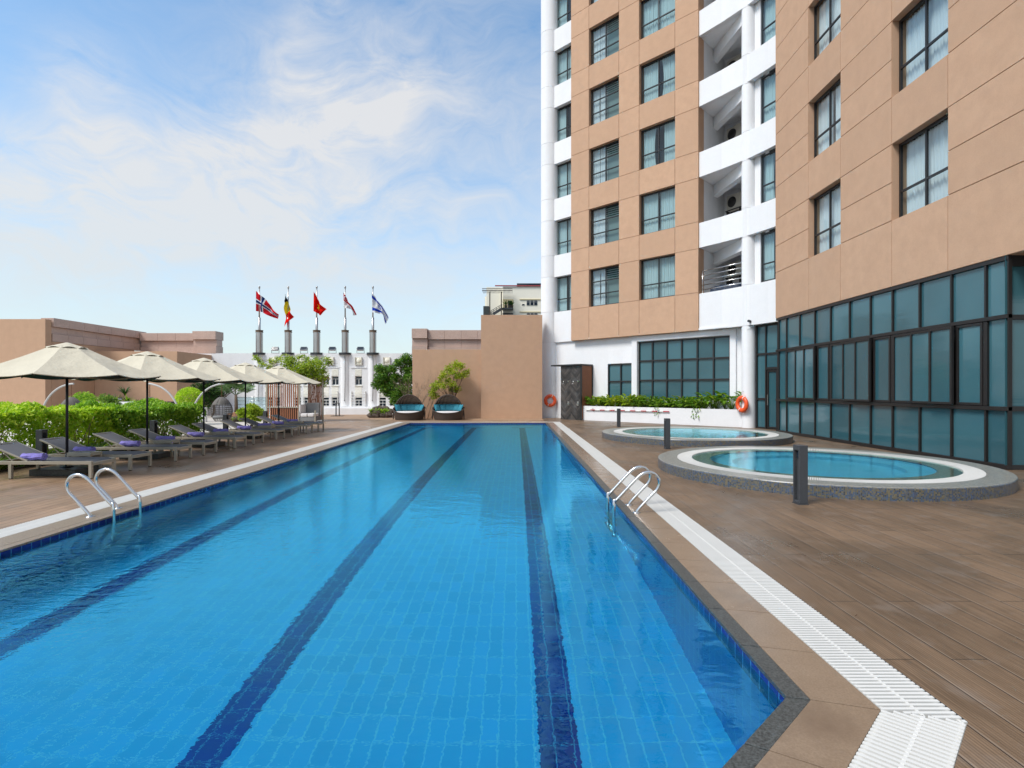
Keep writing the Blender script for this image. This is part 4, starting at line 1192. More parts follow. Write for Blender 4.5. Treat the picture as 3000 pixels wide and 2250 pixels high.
# ------------------------------------------------------------------ bollards and ladders
def make_bollard():
    t = thing('bollard_light', '-', 'bollard light', (0, 0, 0), 0, 'slotted grey bollard lights')
    w, d, h = .13, .165, .85
    g = MB()
    g.box(0, w, 0, .028, 0.012, h); g.box(0, w, d - .028, d, 0.012, h); g.box(0.045, w - .001, .028, d - .028, .05, h - .075)
    g.box(.001, w - .001, .028, d - .028, h - .075, h - .001); g.box(.001, w - .001, .028, d - .028, .012, .05)
    g.build('body', M['bollard'], t, bevel=.005)
    g = MB(); g.box(.03, .044, .045, d - .045, h - .19, h - .09); g.build('lens', M['dark_glass'], t)
    g = MB(); g.box(-.01, w + .01, -.01, d + .01, 0, .011); g.build('base_plate', M['bollard'], t)
    return t
bo = make_bollard()
BOL = [(4.06, 7.9, 0, 'in front of the larger looking spa pool rim', 1), (4.17, 15.35, 0, 'between the two round spa pools', 1), (4.50, 24.4, 0, 'in front of the striped pole on the white planter', .96),
       (-10.28, 12.1, 180, 'behind the second lounger from the ladder', .92), (-10.24, 15.75, 180, 'behind the fourth lounger from the ladder', .92), (-10.22, 19.6, 180, 'beside the rattan hanging chair with open paving', .92), (-10.25, 22.75, 180, 'beside the slatted wooden cabana', .92)]
for i, (x, y, rz, wh, sc) in enumerate(BOL):
    o = bo if i == 0 else copy_tree(bo)
    o.location = (x, y, 0); o.rotation_euler.z = R(rz + 4); o.scale = (1, 1, sc)
    o['label'] = 'dark grey slotted bollard light ' + wh

def ladder(loc, side, label):
    t = thing('pool_ladder', label, 'pool ladder', loc, 0 if side > 0 else PI, 'steel pool ladders')
    prof = [(-.285, -1.0), (-.285, .08), (-.265, .15), (-.21, .21), (.02, .455), (.10, .52), (.18, .545), (.26, .525), (.315, .46), (.325, .38), (.295, .31), (.22, .23), (.06, .06), (.02, .0)]
    def smooth(P, k=4):
        out = []
        for i in range(len(P) - 1):
            p0 = Vector(P[max(i - 1, 0)]); p1 = Vector(P[i]); p2 = Vector(P[i + 1]); p3 = Vector(P[min(i + 2, len(P) - 1)])
            for j in range(k):
                s = j / k
                out.append(.5 * ((2 * p1) + (p2 - p0) * s + (2 * p0 - 5 * p1 + 4 * p2 - p3) * s * s + (3 * p1 - p0 - 3 * p2 + p3) * s ** 3))
        out.append(Vector(P[-1])); return out
    pr = smooth([Vector((a, 0, c)) for a, c in prof])
    for y in (-.25, .25):
        g = MB(); g.tube([(p.x, y, p.z) for p in pr], .021, 14); g.build('handrail', M['steel'], t)
        g = MB(); g.lathe([(.055, 0.0), (.055, .006), (.024, .014)], (.018, y, 0), 20); g.build('flange', M['steel'], t)
    for z in (-.28, -.55, -.82):
        g = MB(); g.box(-.335, -.235, -.235, .235, z, z + .03); g.build('tread', M['steel'], t, bevel=.006)
    return t
ladder((1.60, 7.66, 0), 1, 'curved steel pool ladder beside the raised spa pools')
ladder((-5.52, 7.42, 0), -1, 'curved steel pool ladder beside the sun loungers')
# ------------------------------------------------------------------ walls round the terrace
def at(px, py, Y): return Vector(((px - CX) * Y / F, Y, H - (py - CY) * Y / F))
def wall(name, label, boxes, mat, cat='wall', bevel=.006, extra=None):
    x = sum(b_[0] + b_[1] for b_ in boxes) / len(boxes) / 2; y = sum(b_[2] + b_[3] for b_ in boxes) / len(boxes) / 2
    t = thing(name, label, cat, (x, y, 0)); g = MB()
    for b_ in boxes: g.box(*b_)
    g.build('wall', mat, t, world=True, bevel=bevel); return t
wall('garden_wall', 'tall tan rendered wall at the edge of the frame left of the granite parapet'.replace(' left of', ' beside'), [(-60, -25.62, 30.0, 30.4, 0, 5.5)], M['tan'])
wall('garden_wall', 'long tan wall below the receding pink granite parapet', [(-26.1, -25.62, 30.42, 37.0, 0, 4.32)], M['tan'])
wall('garden_wall', 'tan wall block with a lit corner behind the hanging chairs', [(-25.6, -20.6, 33.5, 37.4, 0, 3.99)], M['tan'])
wall('garden_wall', 'lower tan wall behind the two daybeds', [(-6.02, -1.97, 32.0, 32.5, 0, 3.99)], M['tan'])
wall('garden_wall', 'taller tan wall between the daybeds and the white hotel column', [(-2.015, 1.50, 31.6, 32.2, 0, 5.94)], M['tan'])

def parapet(label, segs, loc):
    t = thing('granite_parapet', label, 'parapet', loc)
    g = MB(); cp = MB()
    for (x0, x1, y0, y1, z0, z1) in segs:
        alongx = (x1 - x0) > (y1 - y0); L = (x1 - x0) if alongx else (y1 - y0); n = max(1, round(L / 1.15))
        for k in range(n):
            a = k / n; c = (k + 1) / n; gp = .004
            for (mb, lo, hi, pr) in ((g, z0, z0 + (z1 - z0) * .33, .0), (g, z0 + (z1 - z0) * .33 + .012, z0 + (z1 - z0) * .62, -.09), (cp, z0 + (z1 - z0) * .62 + .012, z1, .06)):
                if alongx: mb.box(x0 + L * a + gp, x0 + L * c - gp, y0 - pr, y1 + pr, lo, hi)
                else: mb.box(x0 - pr, x1 + pr, y0 + L * a + gp, y0 + L * c - gp, lo, hi)
    g.build('granite_course', M['granite'], t, world=True, bevel=.006); cp.build('coping', M['granite'], t, world=True, bevel=.01)
parapet('long pink granite parapet turning a corner above the tan garden walls', [(-26.2, -25.60, 30.45, 38.1, 4.33, 5.62), (-25.53, -21.9, 37.45, 38.1, 4.1, 5.50), (-21.88, -20.3, 37.3, 38.2, 4.1, 5.62)], (-24, 36, 4))
parapet('short pink granite parapet above the tan wall behind the daybeds', [(-6.7, -5.7, 35.4, 36.2, 3.9, 5.58), (-5.68, -1.4, 35.6, 36.1, 3.9, 5.50)], (-4, 35.8, 3.9))
wall('garden_wall', 'plain tan back wall under the short granite parapet', [(-6.6, -1.4, 35.65, 36.05, 0, 3.88)], M['tan'])

# white facade with round pilasters
fac = thing('white_facade', 'white rendered building wall with round pilasters and narrow dark windows', 'wall', (-13, 37.5, 0))
def fp(name, g, m, **k): return g.build(name, m, fac, world=True, **k)
PX_ = [-17.41, -15.45, -13.52, -11.59, -9.71]
g = MB()
wy = 37.3
bays = [(-25, -17.41, ()), (-17.41, -15.45, (-16.75, -16.1)), (-15.45, -13.52, (-14.8, -14.15)), (-13.52, -11.59, (-12.9, -12.25)), (-11.59, -9.71, (-10.67,)), (-9.71, -5.0, (-9.05, -8.35))]
ww = .24
wins = []
for x0, x1, cs in bays:
    xs = [x0] + [v for c in cs for v in (c - ww, c + ww)] + [x1]
    for k in range(0, len(xs), 2): g.box(xs[k], xs[k + 1], wy, wy + .4, 0, 4.12)
    for c in cs:
        for lo, hi in ((0, .52), (1.17, 1.95), (2.58, 4.12)): g.box(c - ww, c + ww, wy, wy + .4, lo, hi)
        wins.append(c)
fp('wall', g, M['white'])
for c in wins:
    for lo, hi in ((.52, 1.17), (1.95, 2.58)):
        g = MB(); g.box(c - ww, c + ww, wy + .12, wy + .16, lo, lo + .05); g.box(c - ww, c + ww, wy + .12, wy + .16, hi - .04, hi); g.box(c - ww, c - ww + .035, wy + .12, wy + .16, lo + .05, hi - .04); g.box(c + ww - .035, c + ww, wy + .12, wy + .16, lo + .05, hi - .04)
        g.box(c - ww + .035, c + ww - .035, wy + .12, wy + .15, lo + (hi - lo) * .68, lo + (hi - lo) * .72); g.box(c - .015, c + .015, wy + .12, wy + .15, lo + .05, lo + (hi - lo) * .68)
        w_ = fp('window', g, M['white_paint']); p = MB(); p.add([(c - ww, wy + .15, lo), (c + ww, wy + .15, lo), (c + ww, wy + .15, hi), (c - ww, wy + .15, hi)], [(0, 1, 2, 3)]); p.build('glass', M['dark_glass'], w_)
    g = MB(); g.box(c - ww + .01, c + ww - .01, wy - .012, wy - .002, 1.18, 1.899); g.box(c - ww - .02, c + ww + .02, wy - .05, wy - .002, 1.90, 1.945); fp('cream_panel', g, M['pale_panel'])
    g = MB(); g.box(c - ww + .01, c + ww - .01, wy - .012, wy - .002, 2.60, 3.05)
    for k in range(5): g.box(c - ww + .02, c + ww - .02, wy - .022, wy - .013, 2.66 + .075 * k, 2.70 + .075 * k)
    fp('cream_panel', g, M['pale_panel'])
for x0, x1, cs in bays[1:]:
    g = MB()
    a = x0 + .42; e_ = min(x1 - .42, x0 + 2.6)
    for k in range(6): g.tube([(a, wy - .10, .56 + .19 * k), (e_, wy - .10, .56 + .19 * k)], .014, 6)
    for xx in (a + .05, e_ - .05): g.box(xx - .012, xx + .012, wy - .1, wy, .5, 1.56)
    fp('guard_rail', g, M['white_paint'])
    g = MB(); g.box(x0 + .40, e_ + .02, wy - .04, wy - .001, 3.125, 3.17); fp('bay_trim', g, M['white'])
    if len(cs): 
        xm = (x0 + min(x1, x0 + 1.93)) / 2
        g = MB(); g.box(xm - .24, xm + .24, wy - .10, wy - .002, 3.33, 3.38); g.box(xm - .24, xm - .19, wy - .10, wy - .002, 3.38, 3.85); g.box(xm + .19, xm + .24, wy - .1, wy - .002, 3.38, 3.85); g.box(xm - .19, xm + .19, wy - .02, wy - .001, 3.38, 3.85, 1); g.ball((xm, wy - .05, 3.62), .15, 12, 8, 1, (1, .3, 1)); fp('wall_lamp', g, [M['ac_white'], M['cream']])
g = MB(); g.box(-25, -5, 36.75, wy - .0, 0, .42); g.box(-25, -5, 36.9, wy, .42, .52); fp('plinth', g, M['white'])
for x in PX_:
    g = MB(); g.lathe([(.40, .53), (.40, 4.02)], (x, wy + .28, 0), 32); fp('pilaster', g, M['white'])
    g = MB(); g.tube([(x + .05, wy - .14, 4.0), (x + .06, wy - .145, 2.4), (x + .02, wy - .145, .95)], .012, 5); g.ball((x + .02, wy - .155, .92), .035, 8, 6); fp('halyard', g, M['frame'])

# flag poles and flags (x, hoist top z, hoist bottom z, top edge, bottom edge) measured in metres from the hoist
S_ = 37.0 / F / 4.809
for i, x in enumerate(PX_):
    t = thing('flagpole', 'polished steel flagpole on a thick cylindrical base, %s of five from the parasols' % ordinal[i], 'flagpole', (x, wy + .08, 4.02), 0, 'flagpoles on the white wall')
    g = MB(); g.lathe([(.42, 0), (.42, .05), (.40, .05), (.40, .09), (.42, .09), (.42, .14), (.0, .14)], n=36, smooth=False, mats=[0, 0, 0, 0, 0, 0]); g.build('base_ring', M['bollard'], t)
    g = MB(); g.lathe([(.228, .14), (.228, 1.56)], n=36); g.build('base_cylinder', M['chrome'], t)
    g = MB(); g.lathe([(.25, 1.52), (.25, 1.57), (.225, 1.58), (.225, 1.62), (.25, 1.63), (.25, 1.67), (.0, 1.675)], n=32, smooth=False); g.build('collar', M['bark'], t)
    g = MB(); g.lathe([(.088, 1.66), (.084, 2.52), (.03, 2.53)], n=20); g.build('lower_pole', M['chrome'], t)
    g = MB(); g.tube([(0, 0, 2.5), (0, 0, 4.52)], [.048, .036], 12); g.build('upper_pole', M['chrome'], t)
    g = MB(); g.ball((0, 0, 4.60), .07, 12, 8); g.lathe([(.05, 4.50), (.06, 4.53), (.03, 4.55)], n=12); g.build('finial', M['chrome'], t)

def cloth(name, col):
    m, b = new(name)
    d = b.n('ShaderNodeBsdfDiffuse', {'Color': c4(col)}); tr = b.n('ShaderNodeBsdfTranslucent', {'Color': c4(col)})
    b.out(b.n('ShaderNodeMixShader', {0: .35, 1: d.outputs[0], 2: tr.outputs[0]}).outputs[0]); return m
CL = {'red': cloth('flag_red', (.62, .02, .03)), 'white': cloth('flag_white', (.80, .80, .80)), 'navy': cloth('flag_navy', (.02, .04, .16)), 'black': cloth('flag_black', (.015, .015, .015)), 'yellow': cloth('flag_yellow', (.80, .60, .02)), 'blue': cloth('flag_blue', (.02, .06, .45)), 'bred': cloth('flag_bright_red', (.75, .015, .01))}
def star(px, py, cx, cy, r, asp, n=5, rot=0.0, inner=.382):
    # is (px,py) inside an n pointed star
    x = (px - cx) * asp; y = py - cy; d = math.hypot(x, y)
    if d > r: return False
    if d < 1e-6: return True
    a = (math.atan2(x, y) - rot) % (2 * PI / n); a = min(a, 2 * PI / n - a)
    ro, ri = r, r * inner
    A_ = (ro, 0.0); B_ = (ri * math.cos(PI / n), ri * math.sin(PI / n)); P = (d * math.cos(a), d * math.sin(a))
    return (B_[0] - A_[0]) * (P[1] - A_[1]) - (B_[1] - A_[1]) * (P[0] - A_[0]) >= 0
def flag1(u, v):
    X = u * 22; Y_ = v * 16
    if 7 <= X < 9 or 7 <= Y_ < 9: return 2
    if 6 <= X < 10 or 6 <= Y_ < 10: return 1
    return 0
def flag2(u, v): return 0 if u < 1 / 3 else (1 if u < 2 / 3 else 2)
def flag3(u, v): return 1 if star(u, v, .5, .52, .30, 1.5) else 0
def flag4(u, v):
    if v < .5: return 1
    du = (u - .205) * 1.5; dv = v - .75
    if math.hypot(du, dv) < .19 and math.hypot(du - .07, dv) > .175: return 1
    for k in range(5):
        if star(u, v, .30 + .075 * math.sin(2 * PI * k / 5), .75 + .11 * math.cos(2 * PI * k / 5), .05, 1.5): return 1
    return 0
def flag5(u, v):
    if .10 < v < .27 or .73 < v < .90: return 1
    x = (u - .5) * 1.375; y = v - .5
    r = .19
    def tri(x, y, s):
        ds = [s * (x * math.sin(a) + y * math.cos(a)) for a in (PI, PI / 3, -PI / 3)]
        mx = max(ds); return r / 2 - .034 < mx < r / 2
    if tri(x, y, 1) or tri(x, y, -1): return 1
    return 0
FLAGS = [
 (0, flag1, ['red', 'white', 'navy'], [(150, 157), (205, 205), (262, 258), (330, 335), (390, 415), (482, 492)], [(148, 441), (195, 447), (240, 458), (300, 490), (375, 525), (462, 551)], 'red flag with a white edged dark blue cross', 152),
 (1, flag2, ['black', 'yellow', 'bred'], [(562, 196), (585, 262), (603, 325), (630, 410), (650, 465), (676, 520)], [(558, 205), (556, 285), (556, 360), (555, 460), (556, 560), (557, 665)], 'limp flag of black, yellow and red stripes', 558),
 (2, flag3, ['bred', 'yellow'], [(962, 166), (990, 215), (1018, 275), (1052, 330), (1090, 375), (1136, 412)], [(958, 440), (980, 452), (1002, 463), (1022, 478), (1040, 492), (1060, 506)], 'bright red flag with one yellow star', 960),
 (3, flag4, ['red', 'white'], [(1380, 178), (1405, 225), (1432, 275), (1465, 325), (1500, 372), (1562, 484)], [(1386, 402), (1415, 402), (1450, 405), (1485, 415), (1508, 440), (1526, 506)], 'red over white flag with small white stars', 1382),
 (4, flag5, ['white', 'blue'], [(1778, 183), (1815, 225), (1855, 275), (1900, 340), (1945, 400), (2014, 522)], [(1786, 462), (1830, 465), (1880, 475), (1935, 490), (1955, 555), (1972, 626)], 'white flag with two blue stripes and a blue star', 1780)]
for (i, fn_, cols, TE, BE, lab, hx) in FLAGS:
    def ln(E, u):
        k = u * (len(E) - 1); a = min(int(k), len(E) - 2); f_ = k - a
        # smooth interpolation
        p0 = E[max(a - 1, 0)]; p1 = E[a]; p2 = E[a + 1]; p3 = E[min(a + 2, len(E) - 1)]
        return tuple(.5 * (2 * p1[q] + (p2[q] - p0[q]) * f_ + (2 * p0[q] - 5 * p1[q] + 4 * p2[q] - p3[q]) * f_ * f_ + (3 * p1[q] - p0[q] - 3 * p2[q] + p3[q]) * f_ ** 3) for q in (0, 1))
    yb = wy + .02
    def pos(u, v):
        t_ = ln(TE, u); e_ = ln(BE, u)
        px = t_[0] * v + e_[0] * (1 - v); py = t_[1] * v + e_[1] * (1 - v)
        w_ = (.13 * math.sin(9 * u + 3 * v + i) + .07 * math.sin(17 * u - 5 * v + 2 * i)) * min(1, u * 4)
        X = (720 + px / 4.809 - CX) * yb / F; Z = H - (820 + py / 4.809 - CY) * yb / F
        return (X + .03 * w_, yb - .06 + w_, Z)
    p0 = pos(0, .5)
    g = MB(); g.grid(pos, 66, 48, matfn=fn_)
    t = thing('flag', lab, 'flag', p0, 0, 'flags on the row of flagpoles'); g.build('flag_cloth', [CL[c] for c in cols], t, world=True)

def floodlight(x, n):
    t = thing('floodlight', 'steel floodlight on the white wall top between %s flagpoles' % n, 'floodlight', (x, wy + .1, 4.12), 0, 'floodlights on the white wall')
    g = MB(); rot = Matrix.Rotation(R(-35), 3, 'X')
    g.obox((0, -.05, .30), (.46, .12, .30), rot); g.build('lamp_head', M['chrome'], t, bevel=.03)
    g = MB(); g.obox((0, -.10, .34), (.40, .02, .25), rot); g.build('lens', M['dark_glass'], t)
    g = MB(); g.beam((-.25, 0, .02), (-.25, -.03, .36), .03, .02); g.beam((.25, 0, .02), (.25, -.03, .36), .03, .02); g.box(-.26, .26, -.03, .03, .0, .03); g.build('bracket', M['frame'], t)
for k, n_ in enumerate(('the first and second', 'the second and third', 'the third and fourth', 'the fourth and fifth')): floodlight((PX_[k] + PX_[k + 1]) / 2 + .1, n_)

# ------------------------------------------------------------------ daybeds
def make_daybed():
    t = thing('daybed', '-', 'daybed', (0, 0, 0), 0, 'round wicker daybeds')
    ax, ay, hz_ = .86, .78, 1.36
    g = MB()
    def base(u, v):
        a = 2 * PI * u; front = .5 - .5 * math.sin(a)          # 1 at the front (-y), 0 at the back
        top = .36 + .36 * (1 - front) ** 1.2 + .10 * abs(math.cos(a)) ** 3
        k = .90 + .12 * v
        return (ax * k * math.cos(a), ay * k * math.sin(a), .02 + top * v)
    g.grid(base, 56, 8)
    g.grid(lambda u, v: (lambda p: (p[0] * .93, p[1] * .93, p[2]))(base(1 - u, v)), 56, 8)
    g.tube([base(k / 40, 1) for k in range(41)], .028, 8, caps=False)
    g.build('base', M['wicker'], t)
    g = MB()
    ns = 23
    for k in range(ns):
        x = -.80 + 1.60 * k / (ns - 1); q = math.sqrt(max(0, 1 - (x / ax) ** 2)); pts = []
        for j in range(13):
            a = PI * (.54 + -.06) - (PI * .50) * j / 12 + .06
            yy = ay * q * math.cos(a + 0) ; zz = .22 + (hz_ - .22) * q * math.sin(a)
            pts.append((x, yy, zz))
        for p0, p1 in zip(pts, pts[1:]): g.beam(p0, p1, .036, .012, up=(0, 1, .3))
    g.build('hood_slats', M['wicker_slat'], t)
    g = MB()
    def hood(u, v):
        a = PI * u; q = .985 * math.sin(PI * .5 * v); w_ = math.cos(PI * .5 * v)
        return (ax * 1.01 * math.cos(a) * (.02 + .98 * math.sin(PI * .5 * (1 - v))) if False else ax * 1.012 * math.cos(a) * w_, .02 + ay * 1.03 * q, .22 + (hz_ - .20) * math.sin(a) * w_)
    g.grid(hood, 32, 12); g.build('hood_shell', M['wicker'], t)
    g = MB()
    g.tube([(ax * 1.02 * math.cos(PI * k / 40), -.06 - .02 * math.sin(PI * k / 40), .20 + (hz_ - .18) * math.sin(PI * k / 40)) for k in range(-2, 43)], .026, 10)
    for a0 in (.42, .30): g.tube([(ax * 1.0 * math.sin(.9) * 0 + ax * math.sqrt(max(0, 1 - a0 ** 2 * 0)) * math.cos(PI * k / 30), ay * math.sin(PI * k / 30) * math.cos(a0), .22 + (hz_ - .22) * math.sin(PI * k / 30) * math.sin(a0)) for k in range(31)], .012, 6)
    for sx in (-1, 1): g.beam((sx * ax * .99, -.05, .10), (sx * ax * .99, -.05, .36), .05, .04)
    g.build('hood_frame', M['wicker'], t)
    g = MB(); g.lathe([(.0, .47), (.66, .47), (.73, .44), (.75, .38), (.70, .34)], (0, -.02, 0), 40, sx=1.0, sy=.90); g.build('seat_cushion', M['cushion'], t)
    for k, (x, y, rz, tilt) in enumerate([(-.56, -.06, 58, 22), (-.33, .22, 22, 18), (-.10, .34, 5, 16), (.16, .34, -6, 17), (.40, .20, -26, 20), (.60, -.06, -60, 24)]):
        g = MB()
        rot = Matrix.Rotation(R(rz), 3, 'Z') @ Matrix.Rotation(R(-tilt), 3, 'X')
        def pf(s):
            def fn(u, v):
                a = (u - .5) * 2; c = (v - .5) * 2
                th = .085 * (1 - abs(a) ** 2.6) ** .55 * (1 - abs(c) ** 2.6) ** .55
                pin = 1 - .07 * (1 - a * a) * abs(c) ** 3 - .0
                p = Vector((a * .21 * (1 - .07 * (1 - c * c)), s * th, c * .205 * (1 - .07 * (1 - a * a)) + .20))
                return rot @ p + Vector((x, y, .475))
            return fn
        g.grid(pf(1), 12, 12); g.grid(lambda u, v: pf(-1)(1 - u, v), 12, 12)
        g.build('pillow', M['turq'], t)
    return t
db = make_daybed(); db.location = (-5.90, 30.45, 0); db['label'] = 'round wicker daybed with turquoise pillows in front of the bare shrub and rocks'
c = copy_tree(db); c.location = (-3.74, 30.45, 0); c['label'] = 'round wicker daybed with turquoise pillows in front of the lime green small tree'

# ------------------------------------------------------------------ trees and shrubs
def branch_tree(name, label, cat, base, clumps, radii, n, leaf, L, trunk_r, fork, wr=.45, shell=.4, droop=.1, group=None, bark='bark', up=.2, stems=1):
    t = thing(name, label, cat, base, 0, group)
    P, out = clump_points(clumps, radii, n, shell)
    g = MB(); g.np_quads(leaf_quads(P, L, wr, up, out * .6, .4, droop)); g.build('crown', leaf, t, world=True)
    g = MB()
    fk = Vector(fork); bs = Vector(base)
    if stems == 1: g.tube([bs, bs.lerp(fk, .5) + Vector((.04, .02, 0)), fk], [trunk_r, trunk_r * .85, trunk_r * .7], 8)
    for c_ in clumps:
        c_ = Vector(c_); s0 = fk if stems == 1 else bs + Vector((random.uniform(-.12, .12), random.uniform(-.1, .1), 0))
        m_ = s0.lerp(c_, .5) + Vector((random.uniform(-.1, .1), random.uniform(-.1, .1), random.uniform(0, .15)))
        g.tube([s0, m_, c_], [trunk_r * .5, trunk_r * .32, trunk_r * .12], 6)
        for _ in range(3):
            e_ = c_ + Vector((random.uniform(-.3, .3), random.uniform(-.3, .3), random.uniform(-.1, .35))); g.tube([m_.lerp(c_, random.uniform(.2, .9)), e_], [trunk_r * .16, trunk_r * .05], 5)
    g.build('trunk', M[bark], t, world=True)
    return t
def cl(pts, Y): return [tuple(at(px, py, Y + random.uniform(-.35, .35))) for px, py in pts]
# dense tree beside the daybeds
Y = 33.4
pts = [(1190, 1050), (1170, 1062), (1195, 1085), (1152, 1080), (1128, 1085), (1112, 1080), (1115, 1105), (1135, 1110), (1160, 1105), (1185, 1115), (1108, 1125), (1125, 1135), (1150, 1130), (1175, 1140), (1195, 1140), (1140, 1150), (1160, 1158), (1182, 1165), (1165, 1172), (1200, 1165), (1202, 1110), (1204, 1065)]
branch_tree('broadleaf_tree', 'dense dark green broadleaf tree beside the tan wall and rocks', 'tree', (-6.75, Y, 0), cl(pts, Y), [random.uniform(.34, .50) for _ in pts], 12000, M['leaf_tree'], .17, .09, (-6.7, Y, .9), .34, .05, .35)
# lime tree behind the second daybed
Y = 31.2
pts = [(1335, 1068), (1350, 1072), (1315, 1082), (1330, 1092), (1300, 1098), (1290, 1108), (1285, 1120), (1310, 1115), (1325, 1125), (1340, 1105), (1368, 1088), (1358, 1098), (1300, 1130), (1322, 1142), (1338, 1140), (1275, 1132), (1266, 1148), (1272, 1158)]
branch_tree('lime_tree', 'small airy tree with lime green leaves behind a daybed', 'tree', (-3.7, Y, 0), cl(pts, Y), [random.uniform(.20, .36) for _ in pts], 2600, M['leaf_lime'], .15, .05, (-3.65, Y, .75), .34, .0, .3, stems=1)
# bare shrub
t = thing('bare_shrub', 'leafless pale twiggy shrub between the daybeds against the tan wall', 'shrub', (-5.5, 31.5, 0))
g = MB(); rn = random.Random(5)
def twig(p, d, L, r, depth):
    q = p + d * L * .5 + Vector((rn.uniform(-.05, .05), rn.uniform(-.05, .05), 0)); e_ = p + d * L + Vector((rn.uniform(-.06, .06), 0, rn.uniform(-.02, .06)))
    g.tube([p, q, e_], [r, r * .8, r * .6], 5)
    if depth:
        for _ in range(rn.choice((2, 3))):
            d2 = (d + Vector((rn.uniform(-.6, .6), rn.uniform(-.4, .4), rn.uniform(-.15, .4)))).normalized()
            twig(e_ if rn.random() < .7 else q, d2, L * rn.uniform(.6, .85), r * .6, depth - 1)
for k in range(7): twig(Vector((-5.6 + .17 * k - .3, 31.5, 0)), Vector((-.35 + .13 * k, rn.uniform(-.1, .1), 1)).normalized(), rn.uniform(.7, .95), .022, 4)
g.build('branch', M['twig'], t, world=True)

def rock(c, r, mat, lab, grp):
    g = MB(); rn = random.Random(int(c[0] * 100)); ph = [rn.uniform(0, 6) for _ in range(6)]
    def fn(u, v):
        a = 2 * PI * u; p = PI * (v - .5)
        d = Vector((math.cos(p) * math.cos(a), math.cos(p) * math.sin(a), math.sin(p)))
        k = 1 + .16 * math.sin(3 * d.x + ph[0]) * math.sin(3 * d.y + ph[1]) + .12 * math.sin(5 * d.z + ph[2] + 2 * d.x) + .07 * math.sin(9 * d.x + 7 * d.y + ph[3])
        k = round(k * 7) / 7 * .5 + k * .5
        return (r * k * d.x, r * .8 * k * d.y, r * .72 * k * d.z + r * .45)
    g.grid(fn, 22, 14, smooth=False)
    o = g.build('rock', mat); o.location = c
    tag(o, lab, 'rock', grp)
lab = 'dark rough rock heaped beside the daybeds under the broadleaf tree'
for (px, py, r) in [(1090, 1217, .30), (1102, 1212, .34), (1122, 1216, .26), (1135, 1212, .30), (1100, 1200, .32), (1118, 1202, .30), (1140, 1200, .28), (1112, 1193, .30), (1128, 1190, .26)]:
    Yr = 32.6 if py > 1208 else 33.0
    rock((at(px, py, Yr).x, Yr, max(0, (1215 - py) * .016)), r * 1.0, M['rock'], lab, 'rocks beside the daybeds')
def strap_thing(name, label, c, n, L, w, mat, group=None, cat='plant', lean=.8):
    o = thing(name, label, cat, c, 0, group); g = MB(); strap_plant(g, (0, 0, 0), n, L, w, lean); g.build('leaves', mat, o); return o
for k, (px, py) in enumerate([(1105, 1188), (1120, 1183), (1135, 1186), (1095, 1205), (1128, 1207), (1088, 1196)]):
    p = at(px, 0, 32.7); strap_thing('rockery_plant', 'green strap leaved plant growing between the dark rocks', (p.x, 32.55, .28 if py < 1200 else .1), 24, .5, .06, M['leaf_bush'], 'plants in the rockery')

# ------------------------------------------------------------------ garden behind the hedge
def simple_bush(name, label, c, rad, n, leaf, L, cat='bush', squash=.85, wr=.5, group=None):
    t = thing(name, label, cat, (c[0], c[1], 0), 0, group)
    k = max(6, int(16 * rad)); ctr = []; rr = []
    for _ in range(k):
        v = Vector((random.gauss(0, 1), random.gauss(0, 1), random.gauss(0, 1))).normalized() * rad * .62
        ctr.append((c[0] + v.x, c[1] + v.y, c[2] + v.z * squash)); rr.append(rad * random.uniform(.36, .52))
    P, out = clump_points(ctr, rr, n, .5); P[:, 2] = np.maximum(P[:, 2], .05)
    g = MB(); g.np_quads(leaf_quads(P, L, wr, .35, out * .7, .4)); g.build('foliage', leaf, t, world=True)
    g = MB()
    for _ in range(7): 
        e_ = random.choice(ctr); g.tube([(c[0] + random.uniform(-.15, .15), c[1], 0), (c[0] * .5 + e_[0] * .5, c[1] * .5 + e_[1] * .5, c[2] * .6), e_], [.022, .016, .008], 5)
    g.build('stem', M['bark'], t, world=True)
    return t
# clipped ball
t = thing('ball_shrub', 'clipped round yellow-green ball shrub in front of the tan wall corner', 'shrub', (-15.4, 26, 0))
v = RNG.normal(size=(4200, 3)); v /= np.linalg.norm(v, axis=1)[:, None]; rad = .60 * (1 - np.abs(RNG.normal(0, .07, 4200)))
P = np.array([-15.4, 26, 1.2]) + v * rad[:, None] * np.array([1, 1, .95]); g = MB(); g.np_quads(leaf_quads(P, .085, .55, .4, v * .8)); g.build('foliage', M['leaf_hedge'], t, world=True)
g = MB(); g.tube([(-15.4, 26, 0), (-15.4, 26, 1.0)], .06, 8); g.build('trunk', M['bark'], t, world=True)

simple_bush('bush', 'loose bright green bush beside the slatted cabana', (-11.75, 24.6, .62), .62, 2600, M['leaf_vine'], .14)
simple_bush('bush', 'small yellow-green bush between the hedge end and hanging chair', (-14.0, 23.6, .75), .55, 1500, M['leaf_vine'], .11)
simple_bush('bush', 'olive bush behind the hedge beside the first hanging chair', (-19.3, 24.5, 1.0), .65, 1500, M['leaf_bush'], .10)
simple_bush('bush', 'pale feathery bush in front of the white stepped planter', (-17.9, 24.0, .95), .62, 1600, M['leaf_strap'], .10)
